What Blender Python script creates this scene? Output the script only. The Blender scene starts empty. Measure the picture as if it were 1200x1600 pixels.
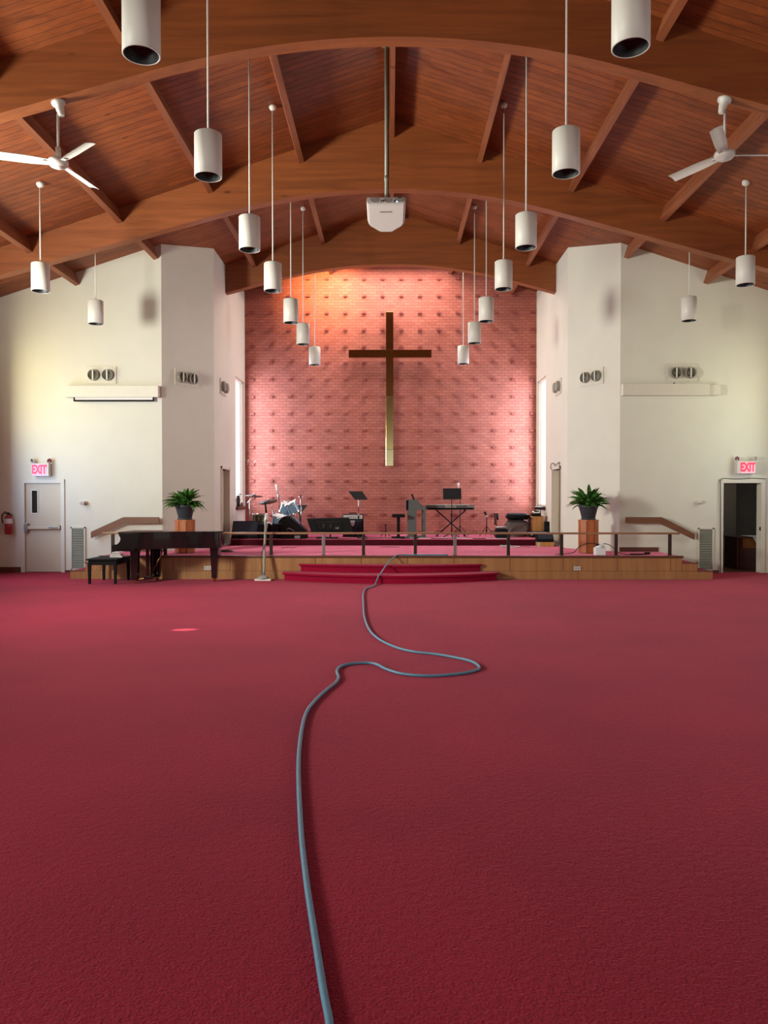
import bpy, bmesh, math, random
from mathutils import Vector, Matrix, Euler
random.seed(7)
R = math.radians
scn = bpy.context.scene
C = scn.collection

# ------------------------------------------------------------------ camera
CAM_H = 1.65
PITCH, YAW, F = R(-1.0), R(0.477), 1200.0
cd = bpy.data.cameras.new('camera'); cam = bpy.data.objects.new('camera', cd); C.objects.link(cam)
cam.location = (0, 0, CAM_H); cam.rotation_euler = (R(90) + PITCH, 0, YAW)
cd.sensor_fit = 'HORIZONTAL'; cd.sensor_width = 36; cd.lens = 36 * F / 1200; cd.clip_end = 200; cd.clip_start = .05
scn.camera = cam
CR = Euler((R(90) + PITCH, 0, YAW)).to_matrix()
def ray(px, py): return CR @ Vector(((px - 600) / F, -(py - 800) / F, -1))
def at(px, py, Y):                      # point of the room at distance Y seen at photo position px, py
    d = ray(px, py); return Vector((0, 0, CAM_H)) + d * (Y / d.y)
def atz(px, py, z):
    d = ray(px, py); return Vector((0, 0, CAM_H)) + d * ((z - CAM_H) / d.z)
def X(px, Y): return at(px, 779, Y).x
def Z(py, Y): return at(610, py, Y).z

# ------------------------------------------------------------------ view, world, big lights
vs = scn.view_settings; vs.view_transform = 'Standard'; vs.look = 'None'; vs.gamma = 1; vs.use_curve_mapping = False
vs.exposure = 0.0
scn.cycles.use_denoising = True
scn.cycles.max_bounces = 8; scn.cycles.diffuse_bounces = 5
w = bpy.data.worlds.new('sky'); scn.world = w; w.use_nodes = True
w.node_tree.nodes['Background'].inputs[0].default_value = (.65, .78, 1, 1)
w.node_tree.nodes['Background'].inputs[1].default_value = .35
def area(name, loc, rot, sx, sy, power, col, spread=180):
    l = bpy.data.lights.new(name, 'AREA'); l.shape = 'RECTANGLE'; l.size = sx; l.size_y = sy
    l.energy = power; l.color = col; l.spread = R(spread)
    o = bpy.data.objects.new(name, l); C.objects.link(o); o.location = loc; o.rotation_euler = [R(a) for a in rot]; return o
# daylight entering by the side windows of the nave (rot y -90 faces +X, +90 faces -X)
for i, y in enumerate((-5.5, -1.5, 2.5, 6.5, 10.5)):
    area('window_daylight_left', (-8.45, y, 2.7), (0, -90, 0), 3.0, 2.4, (48, 42, 30, 22, 14)[i], (.95, 1.0, .95))
    area('window_daylight_right', (8.45, y, 2.7), (0, 90, 0), 3.0, 2.4, (14, 26, 26, 7, 5)[i], (.9, .95, 1.0))
for (ky, kz, kw, kd) in ((9.2, 3.6, 740, (.88, .38, .22)), (1.0, 3.3, 430, (.93, .1, .22))):  # second, nearer lamp is added to brighten the foreground
    kl = area('left_window_key_and_fill', (-8.4, ky, kz), (0, 0, 0), 1.2, 1.4, kw, (.97, 1.0, .88), 140)
    kl.rotation_euler = Vector(kd).to_track_quat('-Z', 'Y').to_euler()
area('back_window_daylight', (0, -9.6, 3.2), (90, 0, 0), 9, 3.0, 130, (.94, 1, .96))
area('side_room_fill', (8.2, 18.6, 2.5), (0, 0, 0), .5, .5, 5, (1, .92, .8))  # added light without a fixture, lifts the dim side room
# coloured panes beside the front wall
area('yellow_pane_light_left', (-8.5, 15.6, 4.0), (0, -90, 0), 2.2, 1.6, 60, (1.0, .9, .5))
area('blue_pane_light_left', (-8.5, 15.2, 2.3), (0, -90, 0), 1.8, 1.8, 85, (.5, .7, 1.0))
area('pale_pane_light_right', (8.5, 15.6, 3.4), (0, 90, 0), 2.8, 1.6, 42, (.9, 1.0, .8))
# tall chancel windows
area('chancel_window_light_left', (-4.12, 21.4, 3.25), (0, -90, 0), 3.5, 1.15, 195, (.68, .83, 1.0))
area('chancel_window_light_right', (4.12, 21.4, 3.25), (0, 90, 0), 3.5, 1.15, 195, (.68, .83, 1.0))
# skylight above the cross, behind the last arch, and a warm lamp on its left
area('skylight_light', (0, 21.1, 8.25), (0, 0, 0), 3.6, 1.2, 260, (1, .85, .75))
sp = bpy.data.lights.new('warm_ceiling_lamp', 'SPOT'); sp.energy = 620; sp.color = (1, .55, .2); sp.spot_size = R(95); sp.spot_blend = 1; sp.shadow_soft_size = .12
so = bpy.data.objects.new('warm_ceiling_lamp', sp); C.objects.link(so); so.location = (-1.9, 20.5, 8.0)
so.rotation_euler = (Vector((-1.9, 22.2, 7.6)) - so.location).to_track_quat('-Z', 'Y').to_euler()
# shaft of sun that slips between the left hand windows
s2 = bpy.data.lights.new('sun_sliver', 'SPOT'); s2.energy = 9000; s2.color = (1, .8, .7); s2.spot_size = R(1.5); s2.spot_blend = .5; s2.shadow_soft_size = .02
so2 = bpy.data.objects.new('sun_sliver', s2); C.objects.link(so2); so2.location = (-8.4, 8.2, 3.4)
so2.rotation_euler = (atz(288, 984, 0) - so2.location).to_track_quat('-Z', 'Y').to_euler()

# ------------------------------------------------------------------ materials
def new_mat(name):
    m = bpy.data.materials.new(name); m.use_nodes = True
    nt = m.node_tree; b = nt.nodes['Principled BSDF']; return m, nt, b
def lin(r, g, b):
    f = lambda c: (c / 255 / 12.92) if c / 255 <= .04045 else ((c / 255 + .055) / 1.055) ** 2.4
    return (f(r), f(g), f(b), 1)
def N(nt, t, **k):
    n = nt.nodes.new(t)
    for a, v in k.items():
        if a in n.inputs.keys(): n.inputs[a].default_value = v
        else: setattr(n, a, v)
    return n
def coords(nt, scale=(1, 1, 1), rot=(0, 0, 0)):
    tc = N(nt, 'ShaderNodeTexCoord'); mp = N(nt, 'ShaderNodeMapping')
    mp.inputs['Scale'].default_value = scale; mp.inputs['Rotation'].default_value = rot
    nt.links.new(tc.outputs['Object'], mp.inputs['Vector']); return mp.outputs['Vector']
def ramp(nt, fac, stops):
    r = N(nt, 'ShaderNodeValToRGB'); e = r.color_ramp.elements
    e[0].position, e[0].color = stops[0]; e[1].position, e[1].color = stops[-1]
    for p, c in stops[1:-1]: q = e.new(p); q.color = c
    nt.links.new(fac, r.inputs['Fac']); return r.outputs['Color']
def bump(nt, b, h, strength=.3, dist=.02):
    n = N(nt, 'ShaderNodeBump'); n.inputs['Strength'].default_value = strength; n.inputs['Distance'].default_value = dist
    nt.links.new(h, n.inputs['Height']); nt.links.new(n.outputs['Normal'], b.inputs['Normal'])
def mix(nt, fac, a, c, mode='MIX'):
    m = N(nt, 'ShaderNodeMix', data_type='RGBA', blend_type=mode)
    for s, v in ((0, fac), (6, a), (7, c)):
        if hasattr(v, 'links'): nt.links.new(v, m.inputs[s])
        else: m.inputs[s].default_value = v
    return m.outputs[2]
def plain(name, rgb, rough=.5, metal=0, noise=.06, scale=9, emit=0, coat=0, bmp=0):
    m, nt, b = new_mat(name); v = coords(nt)
    n = N(nt, 'ShaderNodeTexNoise'); n.inputs['Scale'].default_value = scale; n.inputs['Detail'].default_value = 5
    nt.links.new(v, n.inputs['Vector'])
    c = lin(*rgb); k = lambda f: tuple(min(1, x * f) for x in c[:3]) + (1,)
    col = ramp(nt, n.outputs['Fac'], [(.3, k(1 - noise)), (.7, k(1 + noise))])
    nt.links.new(col, b.inputs['Base Color']); b.inputs['Roughness'].default_value = rough; b.inputs['Metallic'].default_value = metal
    b.inputs['Coat Weight'].default_value = coat
    if rough >= .7: b.inputs['Specular IOR Level'].default_value = .2
    if emit: nt.links.new(col, b.inputs['Emission Color']); b.inputs['Emission Strength'].default_value = emit
    if bmp: bump(nt, b, n.outputs['Fac'], bmp, .01)
    return m
def carpet(name, c1, c2, sheen):
    m, nt, b = new_mat(name); v = coords(nt)
    n = N(nt, 'ShaderNodeTexNoise'); n.inputs['Scale'].default_value = 90; n.inputs['Detail'].default_value = 4
    n2 = N(nt, 'ShaderNodeTexNoise'); n2.inputs['Scale'].default_value = .55; n2.inputs['Detail'].default_value = 5
    n3 = N(nt, 'ShaderNodeTexNoise'); n3.inputs['Scale'].default_value = 28; n3.inputs['Detail'].default_value = 2
    for q in (n, n2, n3): nt.links.new(v, q.inputs['Vector'])
    a = ramp(nt, n.outputs['Fac'], [(.3, lin(*c1)), (.7, lin(*c2))])
    s = ramp(nt, n2.outputs['Fac'], [(.35, (.86, .84, .86, 1)), (.65, (1.08, 1.05, 1.08, 1))])
    nt.links.new(mix(nt, 1.0, a, s, 'MULTIPLY'), b.inputs['Base Color'])
    b.inputs['Roughness'].default_value = .95; b.inputs['Specular IOR Level'].default_value = .15
    b.inputs['Sheen Weight'].default_value = sheen; b.inputs['Sheen Roughness'].default_value = .3; b.inputs['Sheen Tint'].default_value = lin(255, 150, 175)
    ad = N(nt, 'ShaderNodeMath', operation='ADD'); nt.links.new(n.outputs['Fac'], ad.inputs[0]); nt.links.new(n3.outputs['Fac'], ad.inputs[1])
    bump(nt, b, ad.outputs[0], .6, .012); return m
def wood(name, dark, light, along='X', rough=.5, plank=0, scale=1.0, knots=True, coat=.0, warp=3):
    m, nt, b = new_mat(name)
    st = {'X': (.35, 6, 6), 'Y': (6, .35, 6), 'Z': (6, 6, .35)}[along]
    v = coords(nt, tuple(s * scale for s in st))
    n = N(nt, 'ShaderNodeTexNoise'); n.inputs['Scale'].default_value = 1.6; n.inputs['Detail'].default_value = 8; n.inputs['Roughness'].default_value = .62; n.inputs['Distortion'].default_value = .6
    nt.links.new(v, n.inputs['Vector'])
    col = ramp(nt, n.outputs['Fac'], [(.28, lin(*dark)), (.72, lin(*light))])
    hgt = n.outputs['Fac']
    if plank:
        tc = N(nt, 'ShaderNodeTexCoord'); sx = N(nt, 'ShaderNodeSeparateXYZ'); nt.links.new(tc.outputs['Object'], sx.inputs[0])
        dv = N(nt, 'ShaderNodeMath', operation='DIVIDE'); nt.links.new(sx.outputs['Y'], dv.inputs[0]); dv.inputs[1].default_value = plank
        fl = N(nt, 'ShaderNodeMath', operation='FLOOR'); nt.links.new(dv.outputs[0], fl.inputs[0])
        fr = N(nt, 'ShaderNodeMath', operation='FRACT'); nt.links.new(dv.outputs[0], fr.inputs[0])
        off = N(nt, 'ShaderNodeMath', operation='MULTIPLY'); nt.links.new(fl.outputs[0], off.inputs[0]); off.inputs[1].default_value = 1.37
        xx = N(nt, 'ShaderNodeMath', operation='MULTIPLY_ADD'); nt.links.new(sx.outputs['X'], xx.inputs[0]); xx.inputs[1].default_value = .45; nt.links.new(off.outputs[0], xx.inputs[2])
        fx = N(nt, 'ShaderNodeMath', operation='FLOOR'); nt.links.new(xx.outputs[0], fx.inputs[0])
        cb = N(nt, 'ShaderNodeCombineXYZ'); nt.links.new(fl.outputs[0], cb.inputs[0]); nt.links.new(fx.outputs[0], cb.inputs[1])
        wn = N(nt, 'ShaderNodeTexWhiteNoise'); nt.links.new(cb.outputs[0], wn.inputs['Vector'])
        tint = ramp(nt, wn.outputs['Value'], [(0, (.82, .78, .76, 1)), (1, (1.14, 1.12, 1.1, 1))])
        col = mix(nt, 1.0, col, tint, 'MULTIPLY')
        g = ramp(nt, fr.outputs[0], [(0, (0, 0, 0, 1)), (.07, (1, 1, 1, 1)), (.93, (1, 1, 1, 1)), (1, (0, 0, 0, 1))])
        gm = ramp(nt, fr.outputs[0], [(0, (.35, .3, .3, 1)), (.06, (1, 1, 1, 1)), (.94, (1, 1, 1, 1)), (1, (.35, .3, .3, 1))])
        col = mix(nt, 1.0, col, gm, 'MULTIPLY'); hgt = g
    if knots:
        kv = coords(nt, {'X': (.55, 1.6, 1.6), 'Y': (1.6, .55, 1.6), 'Z': (1.6, 1.6, .55)}[along])
        vo = N(nt, 'ShaderNodeTexVoronoi'); vo.inputs['Scale'].default_value = 1.5; nt.links.new(kv, vo.inputs['Vector'])
        kk = ramp(nt, vo.outputs['Distance'], [(.03, (.22, .15, .12, 1)), (.085, (1, 1, 1, 1))])
        col = mix(nt, .85, col, kk, 'MULTIPLY')
    nt.links.new(col, b.inputs['Base Color']); b.inputs['Roughness'].default_value = rough; b.inputs['Coat Weight'].default_value = coat
    bump(nt, b, hgt, .25 if not plank else .5, .01); return m
def brick_mat():
    m, nt, b = new_mat('red_brick')
    tc = N(nt, 'ShaderNodeTexCoord'); sx = N(nt, 'ShaderNodeSeparateXYZ'); nt.links.new(tc.outputs['Object'], sx.inputs[0])
    cb = N(nt, 'ShaderNodeCombineXYZ'); nt.links.new(sx.outputs['X'], cb.inputs[0]); nt.links.new(sx.outputs['Z'], cb.inputs[1])
    t = N(nt, 'ShaderNodeTexBrick'); nt.links.new(cb.outputs[0], t.inputs['Vector'])
    t.inputs['Color1'].default_value = lin(170, 100, 84); t.inputs['Color2'].default_value = lin(158, 88, 74); t.inputs['Mortar'].default_value = lin(138, 78, 67)
    t.inputs['Scale'].default_value = 1; t.inputs['Mortar Size'].default_value = .007; t.inputs['Mortar Smooth'].default_value = .3
    t.inputs['Brick Width'].default_value = .2; t.inputs['Row Height'].default_value = .081
    n = N(nt, 'ShaderNodeTexNoise'); n.inputs['Scale'].default_value = 1.1; n.inputs['Detail'].default_value = 6; nt.links.new(tc.outputs['Object'], n.inputs['Vector'])
    s = ramp(nt, n.outputs['Fac'], [(.3, (.85, .83, .84, 1)), (.7, (1.1, 1.05, 1.05, 1))])
    nt.links.new(mix(nt, 1.0, t.outputs['Color'], s, 'MULTIPLY'), b.inputs['Base Color']); b.inputs['Roughness'].default_value = .85
    inv = N(nt, 'ShaderNodeMath', operation='SUBTRACT'); inv.inputs[0].default_value = 1; nt.links.new(t.outputs['Fac'], inv.inputs[1])
    bump(nt, b, inv.outputs[0], .7, .012); return m
def emis(name, rgb, s):
    m, nt, b = new_mat(name); b.inputs['Base Color'].default_value = lin(*rgb); b.inputs['Emission Color'].default_value = lin(*rgb); b.inputs['Emission Strength'].default_value = s
    b.inputs['Roughness'].default_value = .3; return m

M = dict(
    carpet=carpet('crimson_carpet', (134, 29, 49), (166, 45, 66), .22),
    stage_carpet=carpet('light_tinted_stage_carpet', (140, 34, 58), (168, 52, 78), .8),  # same carpet as the nave, window light put into its paler colour
    step_carpet=carpet('deep_crimson_carpet', (132, 8, 42), (158, 16, 54), .3),
    white=plain('white_plaster', (214, 211, 198), .75, noise=.02, scale=2, bmp=.04),
    trim=plain('white_trim', (210, 204, 190), .5, noise=.02),
    deck=wood('ceiling_boards', (108, 53, 22), (146, 75, 33), 'X', .55, plank=.15),
    glulam=wood('laminated_beam_wood', (114, 58, 24), (146, 79, 36), 'X', .5),
    purlin=wood('purlin_wood', (112, 58, 32), (152, 88, 54), 'Y', .55, knots=False),
    brick=brick_mat(),
    plywood=wood('stage_plywood', (142, 96, 56), (176, 126, 78), 'Z', .45, knots=False, scale=.8),
    board=wood('rail_board_wood', (98, 58, 34), (126, 78, 48), 'X', .5, knots=False),
    dark_base=wood('baseboard_wood', (78, 40, 26), (104, 56, 38), 'X', .5, knots=False),
    rail=wood('rail_wood', (128, 88, 62), (164, 118, 86), 'X', .4, knots=False),
    pedestal=wood('pedestal_wood', (150, 78, 34), (186, 104, 54), 'Z', .4, knots=False),
    oak=wood('oak_cabinet', (176, 118, 62), (206, 150, 90), 'Z', .5, knots=False),
    door=plain('beige_door_paint', (196, 182, 160), .5, noise=.03, scale=3),
    tan_door=plain('tan_door', (176, 158, 130), .5, noise=.04),
    bronze_post=plain('dark_bronze_metal', (62, 50, 44), .4, metal=.7),
    silver_post=plain('brushed_silver_metal', (150, 142, 140), .35, metal=.8),
    lamp=plain('lamp_white_enamel', (208, 204, 196), .45, noise=.01),
    lamp_in=plain('lamp_black_baffle', (34, 34, 36), .5),
    lamp_glass=plain('lamp_glass_disc', (110, 105, 105), .2),
    chrome=plain('chrome', (205, 205, 205), .18, metal=1, noise=.02),
    fan=plain('fan_white', (200, 196, 188), .4, noise=.03),
    plastic=plain('white_plastic', (200, 193, 190), .4, noise=.01),
    greyplastic=plain('grey_plastic', (150, 148, 146), .5),
    black=plain('black_satin', (14, 14, 15), .7),
    piano=plain('piano_black', (10, 10, 12), .12, noise=.02, coat=.6),
    blackcloth=plain('speaker_cloth', (30, 32, 38), .9, noise=.3, scale=150),
    navy=plain('monitor_grille', (48, 52, 66), .8, noise=.2, scale=120),
    brass=plain('polished_bronze', (178, 140, 88), .16, metal=1, noise=.03, scale=3),
    reflection_brass=plain('reflection_brass', (206, 196, 150), .2, metal=1, noise=.03, scale=3),  # foot of the cross, bright room reflection painted into the metal colour
    blue_drum=plain('pale_blue_pearl', (128, 158, 184), .3, noise=.12, scale=20, coat=.3),
    olive=plain('olive_drum_shell', (92, 82, 50), .4, noise=.1),
    drumhead=plain('drum_head', (220, 216, 208), .6),
    cymbal=plain('cymbal_bronze', (70, 40, 30), .7),
    grey_piano=plain('grey_piano_shell', (92, 98, 96), .5),
    keys=plain('keys_ivory', (230, 228, 220), .35),
    canvas=plain('grey_vinyl_cover', (96, 84, 84), .6, noise=.15, scale=4, bmp=.3),
    leaf=plain('dark_green_leaf', (62, 108, 40), .4, noise=.35, scale=25),
    stem=plain('leaf_stalk', (70, 96, 50), .6),
    pot=plain('charcoal_pot', (52, 58, 64), .55),
    soil=plain('soil', (48, 34, 26), .95, noise=.4, scale=60),
    jug=plain('white_jug', (232, 232, 236), .35, noise=.01),
    hose=plain('blue_grey_hose', (92, 138, 165), .45, noise=.08, scale=40),
    red=plain('red_enamel', (150, 16, 26), .3, coat=.3),
    label=plain('paper_label', (206, 200, 190), .7),
    grille=plain('grille_grey', (140, 138, 126), .5, metal=.2),
    dark=plain('dark_void', (14, 13, 12), .9),
    bench_black=plain('bench_black_lacquer', (10, 9, 10), .72),
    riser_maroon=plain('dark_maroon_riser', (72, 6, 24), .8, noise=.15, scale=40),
    dark_brick=plain('dark_red_brick_ends', (140, 74, 69), .85, noise=.12, scale=14),
    reflection_bronze=plain('bronze_with_painted_reflection', (208, 186, 128), .16, metal=1, noise=.03, scale=3),  # lower cross metal, pale reflection of the rear wall put into its colour
    glass_dark=plain('dark_wired_glass', (38, 34, 26), .75),
    room_wall=plain('grey_room_paint', (120, 110, 96), .8),
    desk=wood('dark_desk_wood', (70, 32, 18), (96, 48, 28), 'X', .45, knots=False),
    cardboard=plain('cardboard', (150, 96, 48), .8),
    cloth=plain('white_cloth', (222, 216, 208), .9),
    cable=plain('black_cable', (24, 20, 20), .5),
    pink_cable=plain('white_cable', (214, 200, 200), .5),
    exit_face=emis('exit_face', (250, 150, 172), .7),
    exit_red=emis('exit_letters', (235, 0, 50), 1.1),
    daylight=emis('bright_frosted_glass', (250, 246, 255), 1.25),
    nave_glass=emis('nave_window_glass', (220, 230, 245), .8),
    yellow_glass=emis('yellow_window_glass', (255, 226, 140), .9),
    blue_glass=emis('blue_window_glass', (130, 170, 235), .9),
    led=emis('blue_indicator', (170, 215, 255), 3),
    ink=plain('dark_ink', (84, 72, 72), .6),
    silver_panel=plain('amp_silver_panel', (206, 206, 206), .4, metal=.3),
)

# ------------------------------------------------------------------ mesh building
class MB:
    def __init__(s): s.bm = bmesh.new()
    def box(s, c, d, rot=None, bev=0, m=None):
        b = bmesh.new(); bmesh.ops.create_cube(b, size=1)
        for v in b.verts: v.co = Vector((v.co.x * d[0], v.co.y * d[1], v.co.z * d[2]))
        if bev: bmesh.ops.bevel(b, geom=b.edges[:], offset=bev, segments=2, affect='EDGES', profile=.6)
        mt = Matrix.Translation(c) @ (Euler(rot).to_matrix().to_4x4() if rot else Matrix.Identity(4))
        s._add(b, mt); return s
    def bx(s, x0, x1, y0, y1, z0, z1, bev=0):
        return s.box(((x0 + x1) / 2, (y0 + y1) / 2, (z0 + z1) / 2), (abs(x1 - x0), abs(y1 - y0), abs(z1 - z0)), bev=bev)
    def _add(s, b, mt=None):
        if mt is not None: bmesh.ops.transform(b, matrix=mt, verts=b.verts)
        vs_ = [s.bm.verts.new(v.co) for v in b.verts]; b.verts.index_update()
        for f in b.faces:
            try: nf = s.bm.faces.new([vs_[v.index] for v in f.verts]); nf.smooth = f.smooth
            except ValueError: pass
        b.free()
    def cyl(s, p0, p1, r0, r1=None, seg=16, caps=True):
        p0, p1 = Vector(p0), Vector(p1); r1 = r0 if r1 is None else r1; d = p1 - p0
        q = d.to_track_quat('Z', 'Y').to_matrix()
        a = [[s.bm.verts.new(p + q @ Vector((math.cos(2 * math.pi * i / seg) * r, math.sin(2 * math.pi * i / seg) * r, 0))) for i in range(seg)] for p, r in ((p0, r0), (p1, r1))]
        for i in range(seg):
            j = (i + 1) % seg; f = s.bm.faces.new((a[0][i], a[0][j], a[1][j], a[1][i])); f.smooth = True
        if caps: s.bm.faces.new(a[0][::-1]); s.bm.faces.new(a[1])
        return s
    def tube(s, pts, r, seg=8, caps=True, smooth=True, sub=0):
        pts = [Vector(p) for p in pts]
        if sub: pts = spline(pts, sub)
        rs = r if isinstance(r, (list, tuple)) else [r] * len(pts)
        rings = []; up = None
        for i, p in enumerate(pts):
            t = (pts[min(i + 1, len(pts) - 1)] - pts[max(i - 1, 0)]).normalized()
            if up is None: up = Vector((0, 0, 1)) if abs(t.z) < .9 else Vector((1, 0, 0))
            sd = t.cross(up).normalized(); up = sd.cross(t).normalized()
            rings.append([s.bm.verts.new(p + (sd * math.cos(2 * math.pi * k / seg) + up * math.sin(2 * math.pi * k / seg)) * rs[i]) for k in range(seg)])
        for a, b in zip(rings, rings[1:]):
            for k in range(seg):
                f = s.bm.faces.new((a[k], a[(k + 1) % seg], b[(k + 1) % seg], b[k])); f.smooth = smooth
        if caps: s.bm.faces.new(rings[0][::-1]); s.bm.faces.new(rings[-1])
        return s
    def lathe(s, prof, c=(0, 0, 0), seg=24, axis=None, smooth=True, caps=True):
        c = Vector(c); q = Vector(axis).to_track_quat('Z', 'Y').to_matrix() if axis else Matrix.Identity(3)
        rings = [[s.bm.verts.new(c + q @ Vector((r * math.cos(2 * math.pi * k / seg), r * math.sin(2 * math.pi * k / seg), z))) for k in range(seg)] for r, z in prof]
        for a, b in zip(rings, rings[1:]):
            for k in range(seg):
                f = s.bm.faces.new((a[k], a[(k + 1) % seg], b[(k + 1) % seg], b[k])); f.smooth = smooth
        if caps: s.bm.faces.new(rings[0][::-1]); s.bm.faces.new(rings[-1])
        return s
    def prism(s, poly, vec):                # poly: 3D loop, extruded by vec
        vec = Vector(vec); a = [s.bm.verts.new(Vector(p)) for p in poly]; b = [s.bm.verts.new(Vector(p) + vec) for p in poly]
        s.bm.faces.new(a); s.bm.faces.new(b[::-1]); n = len(a)
        for i in range(n): s.bm.faces.new((a[i], b[i], b[(i + 1) % n], a[(i + 1) % n]))
        return s
    def grid(s, f, nu, nv, smooth=True):
        g = [[s.bm.verts.new(Vector(f(i / nu, j / nv))) for j in range(nv + 1)] for i in range(nu + 1)]
        for i in range(nu):
            for j in range(nv):
                q = s.bm.faces.new((g[i][j], g[i + 1][j], g[i + 1][j + 1], g[i][j + 1])); q.smooth = smooth
        return s
    def text(s, body, loc, size, rot=(90, 0, 0), ext=.002, bold=0):
        cu = bpy.data.curves.new('t', 'FONT'); cu.offset = bold; cu.body = body; cu.size = size; cu.extrude = ext; cu.align_x = 'CENTER'; cu.align_y = 'CENTER'
        o = bpy.data.objects.new('t', cu); C.objects.link(o)
        bpy.context.view_layer.update()
        me = bpy.data.meshes.new_from_object(o.evaluated_get(bpy.context.evaluated_depsgraph_get()))
        b = bmesh.new(); b.from_mesh(me)
        s._add(b, Matrix.Translation(loc) @ Euler([R(a) for a in rot]).to_matrix().to_4x4())
        bpy.data.objects.remove(o); bpy.data.curves.remove(cu); bpy.data.meshes.remove(me); return s
def spline(P, n):
    out = []
    for i in range(len(P) - 1):
        p0 = P[max(i - 1, 0)]; p1 = P[i]; p2 = P[i + 1]; p3 = P[min(i + 2, len(P) - 1)]
        for k in range(n):
            t = k / n
            out.append(.5 * ((2 * p1) + (-p0 + p2) * t + (2 * p0 - 5 * p1 + 4 * p2 - p3) * t * t + (-p0 + 3 * p1 - 3 * p2 + p3) * t ** 3))
    out.append(P[-1]); return out
ORG = {}
def origin(o):
    v = Vector((0, 0, 0))
    while o: v += Vector(o.location); o = o.parent
    return v
def obj(name, mb, mat, parent=None, loc=None):
    """one mesh object; geometry given in room coordinates"""
    bm = mb.bm; bmesh.ops.recalc_face_normals(bm, faces=bm.faces)
    base = origin(parent) if parent else (Vector(loc) if loc is not None else Vector((0, 0, 0)))
    for v in bm.verts: v.co -= base
    me = bpy.data.meshes.new(name); bm.to_mesh(me); bm.free(); me.materials.append(M[mat] if isinstance(mat, str) else mat)
    o = bpy.data.objects.new(name, me); C.objects.link(o); o.parent = parent
    if not parent: o.location = base
    return o
def tag(o, label, cat=None, group=None, kind=None):
    o['label'] = label
    if cat: o['category'] = cat
    if group: o['group'] = group
    if kind: o['kind'] = kind
    return o
def thing(name, loc, label, cat, group=None):
    o = bpy.data.objects.new(name, None); C.objects.link(o); o.location = loc; o.empty_display_size = .1
    return tag(o, label, cat, group)
def struct(name, mb, mat, label=None, cat=None, group=None):
    o = obj(name, mb, mat); return tag(o, label or name.replace('_', ' '), cat, group, 'structure')
def copy_thing(src, loc, label, rz=0):
    r = src.copy(); C.objects.link(r); r.location = loc; r.rotation_euler = (0, 0, rz); r['label'] = label
    for ch in list(src.children):
        c = ch.copy(); C.objects.link(c); c.parent = r
        for g in list(ch.children):
            d = g.copy(); C.objects.link(d); d.parent = c
    return r

# ------------------------------------------------------------------ room shell
RIDGE, SLOPE = 8.95, .325
def zc(x): return RIDGE - SLOPE * abs(x)
HW, YB, YW, XC, YC, CW, YE = 8.75, -10.0, 17.1, 5.09, 18.3, 4.2, 22.2   # nave half width, back, front wall, column corner, chancel
ST, DK = .47, .625                                                     # stage and upper deck heights
struct('floor', MB().bx(-HW, HW, YB, YW + .2, -.1, 0), 'carpet', 'crimson carpet covering the whole nave floor')
for sgn, nm in ((-1, 'left'), (1, 'right')):
    poly = [(0, YB - .2, zc(0)), (sgn * (HW + .2), YB - .2, zc(HW + .2)), (sgn * (HW + .2), YB - .2, zc(HW + .2) + .15), (0, YB - .2, zc(0) + .15)]
    struct('ceiling_' + nm, MB().prism(poly, (0, YE + .4 - YB, 0)), 'deck', 'sloping wooden board ceiling on the %s of the ridge' % nm)
def wall(name, p0, p1, th, z0, ztop, holes, mat, label):
    """wall from p0 to p1 (plan), thickness to the left of travel, top follows ztop(x), rectangular holes (s0,s1,z0,z1)"""
    p0, p1 = Vector((*p0, 0)), Vector((*p1, 0)); L = (p1 - p0).length; d = (p1 - p0) / L; n = Vector((-d.y, d.x, 0)) * th
    mb = MB(); cuts = sorted({0, L, *[h[0] for h in holes], *[h[1] for h in holes]})
    for a, b in zip(cuts, cuts[1:]):
        hs = [h for h in holes if h[0] <= a + 1e-6 and h[1] >= b - 1e-6]; segs = []; z = z0
        for h in hs:
            if h[2] > z: segs.append((z, h[2], 0))
            z = h[3]
        segs.append((z, None, 1))
        A, B = p0 + d * a, p0 + d * b
        for s0, s1, top in segs:
            ta = ztop(A.x) if top else s1; tb = ztop(B.x) if top else s1
            mb.prism([A + Vector((0, 0, s0)), B + Vector((0, 0, s0)), B + Vector((0, 0, tb)), A + Vector((0, 0, ta))], n)
    return struct(name, mb, mat, label)
zt = lambda x: zc(x) + .05
LDX0, LDX1 = X(38, YW), X(96, YW); DH = Z(754, YW)
RDX0, RDX1 = X(1129, YW), X(1190, YW)
wall('wall_front_left', (-XC, YW), (-HW - .2, YW), -.2, 0, zt, [(-XC - LDX1, -XC - LDX0, -1, DH)], 'white', 'cream wall left of the chancel with the closed door')
wall('wall_front_right', (XC, YW), (HW + .2, YW), .2, 0, zt, [(RDX0 - XC, RDX1 - XC, -1, DH)], 'white', 'cream wall right of the chancel with the open doorway')
wall('wall_column_left', (-CW, YC), (-XC, YW), -.2, 0, zt, [], 'white', 'angled cream wall face left of the chancel opening')
wall('wall_column_right', (CW, YC), (XC, YW), .2, 0, zt, [], 'white', 'angled cream wall face right of the chancel opening')
SD0, SD1, SDZ = 19.05, 19.95, Z(733, 19.3)
WN0, WN1, WZ0, WZ1 = 20.85, 22.02, 1.43, 4.98
holes = [(SD0 - YC, SD1 - YC, 0, SDZ), (WN0 - YC, WN1 - YC, WZ0, WZ1)]
wall('wall_chancel_left', (-CW, YC), (-CW, YE + .2), .3, 0, zt, holes, 'white', 'pale side wall of the chancel on the left')
wall('wall_chancel_right', (CW, YC), (CW, YE + .2), -.3, 0, zt, holes, 'white', 'pale side wall of the chancel on the right')
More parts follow.
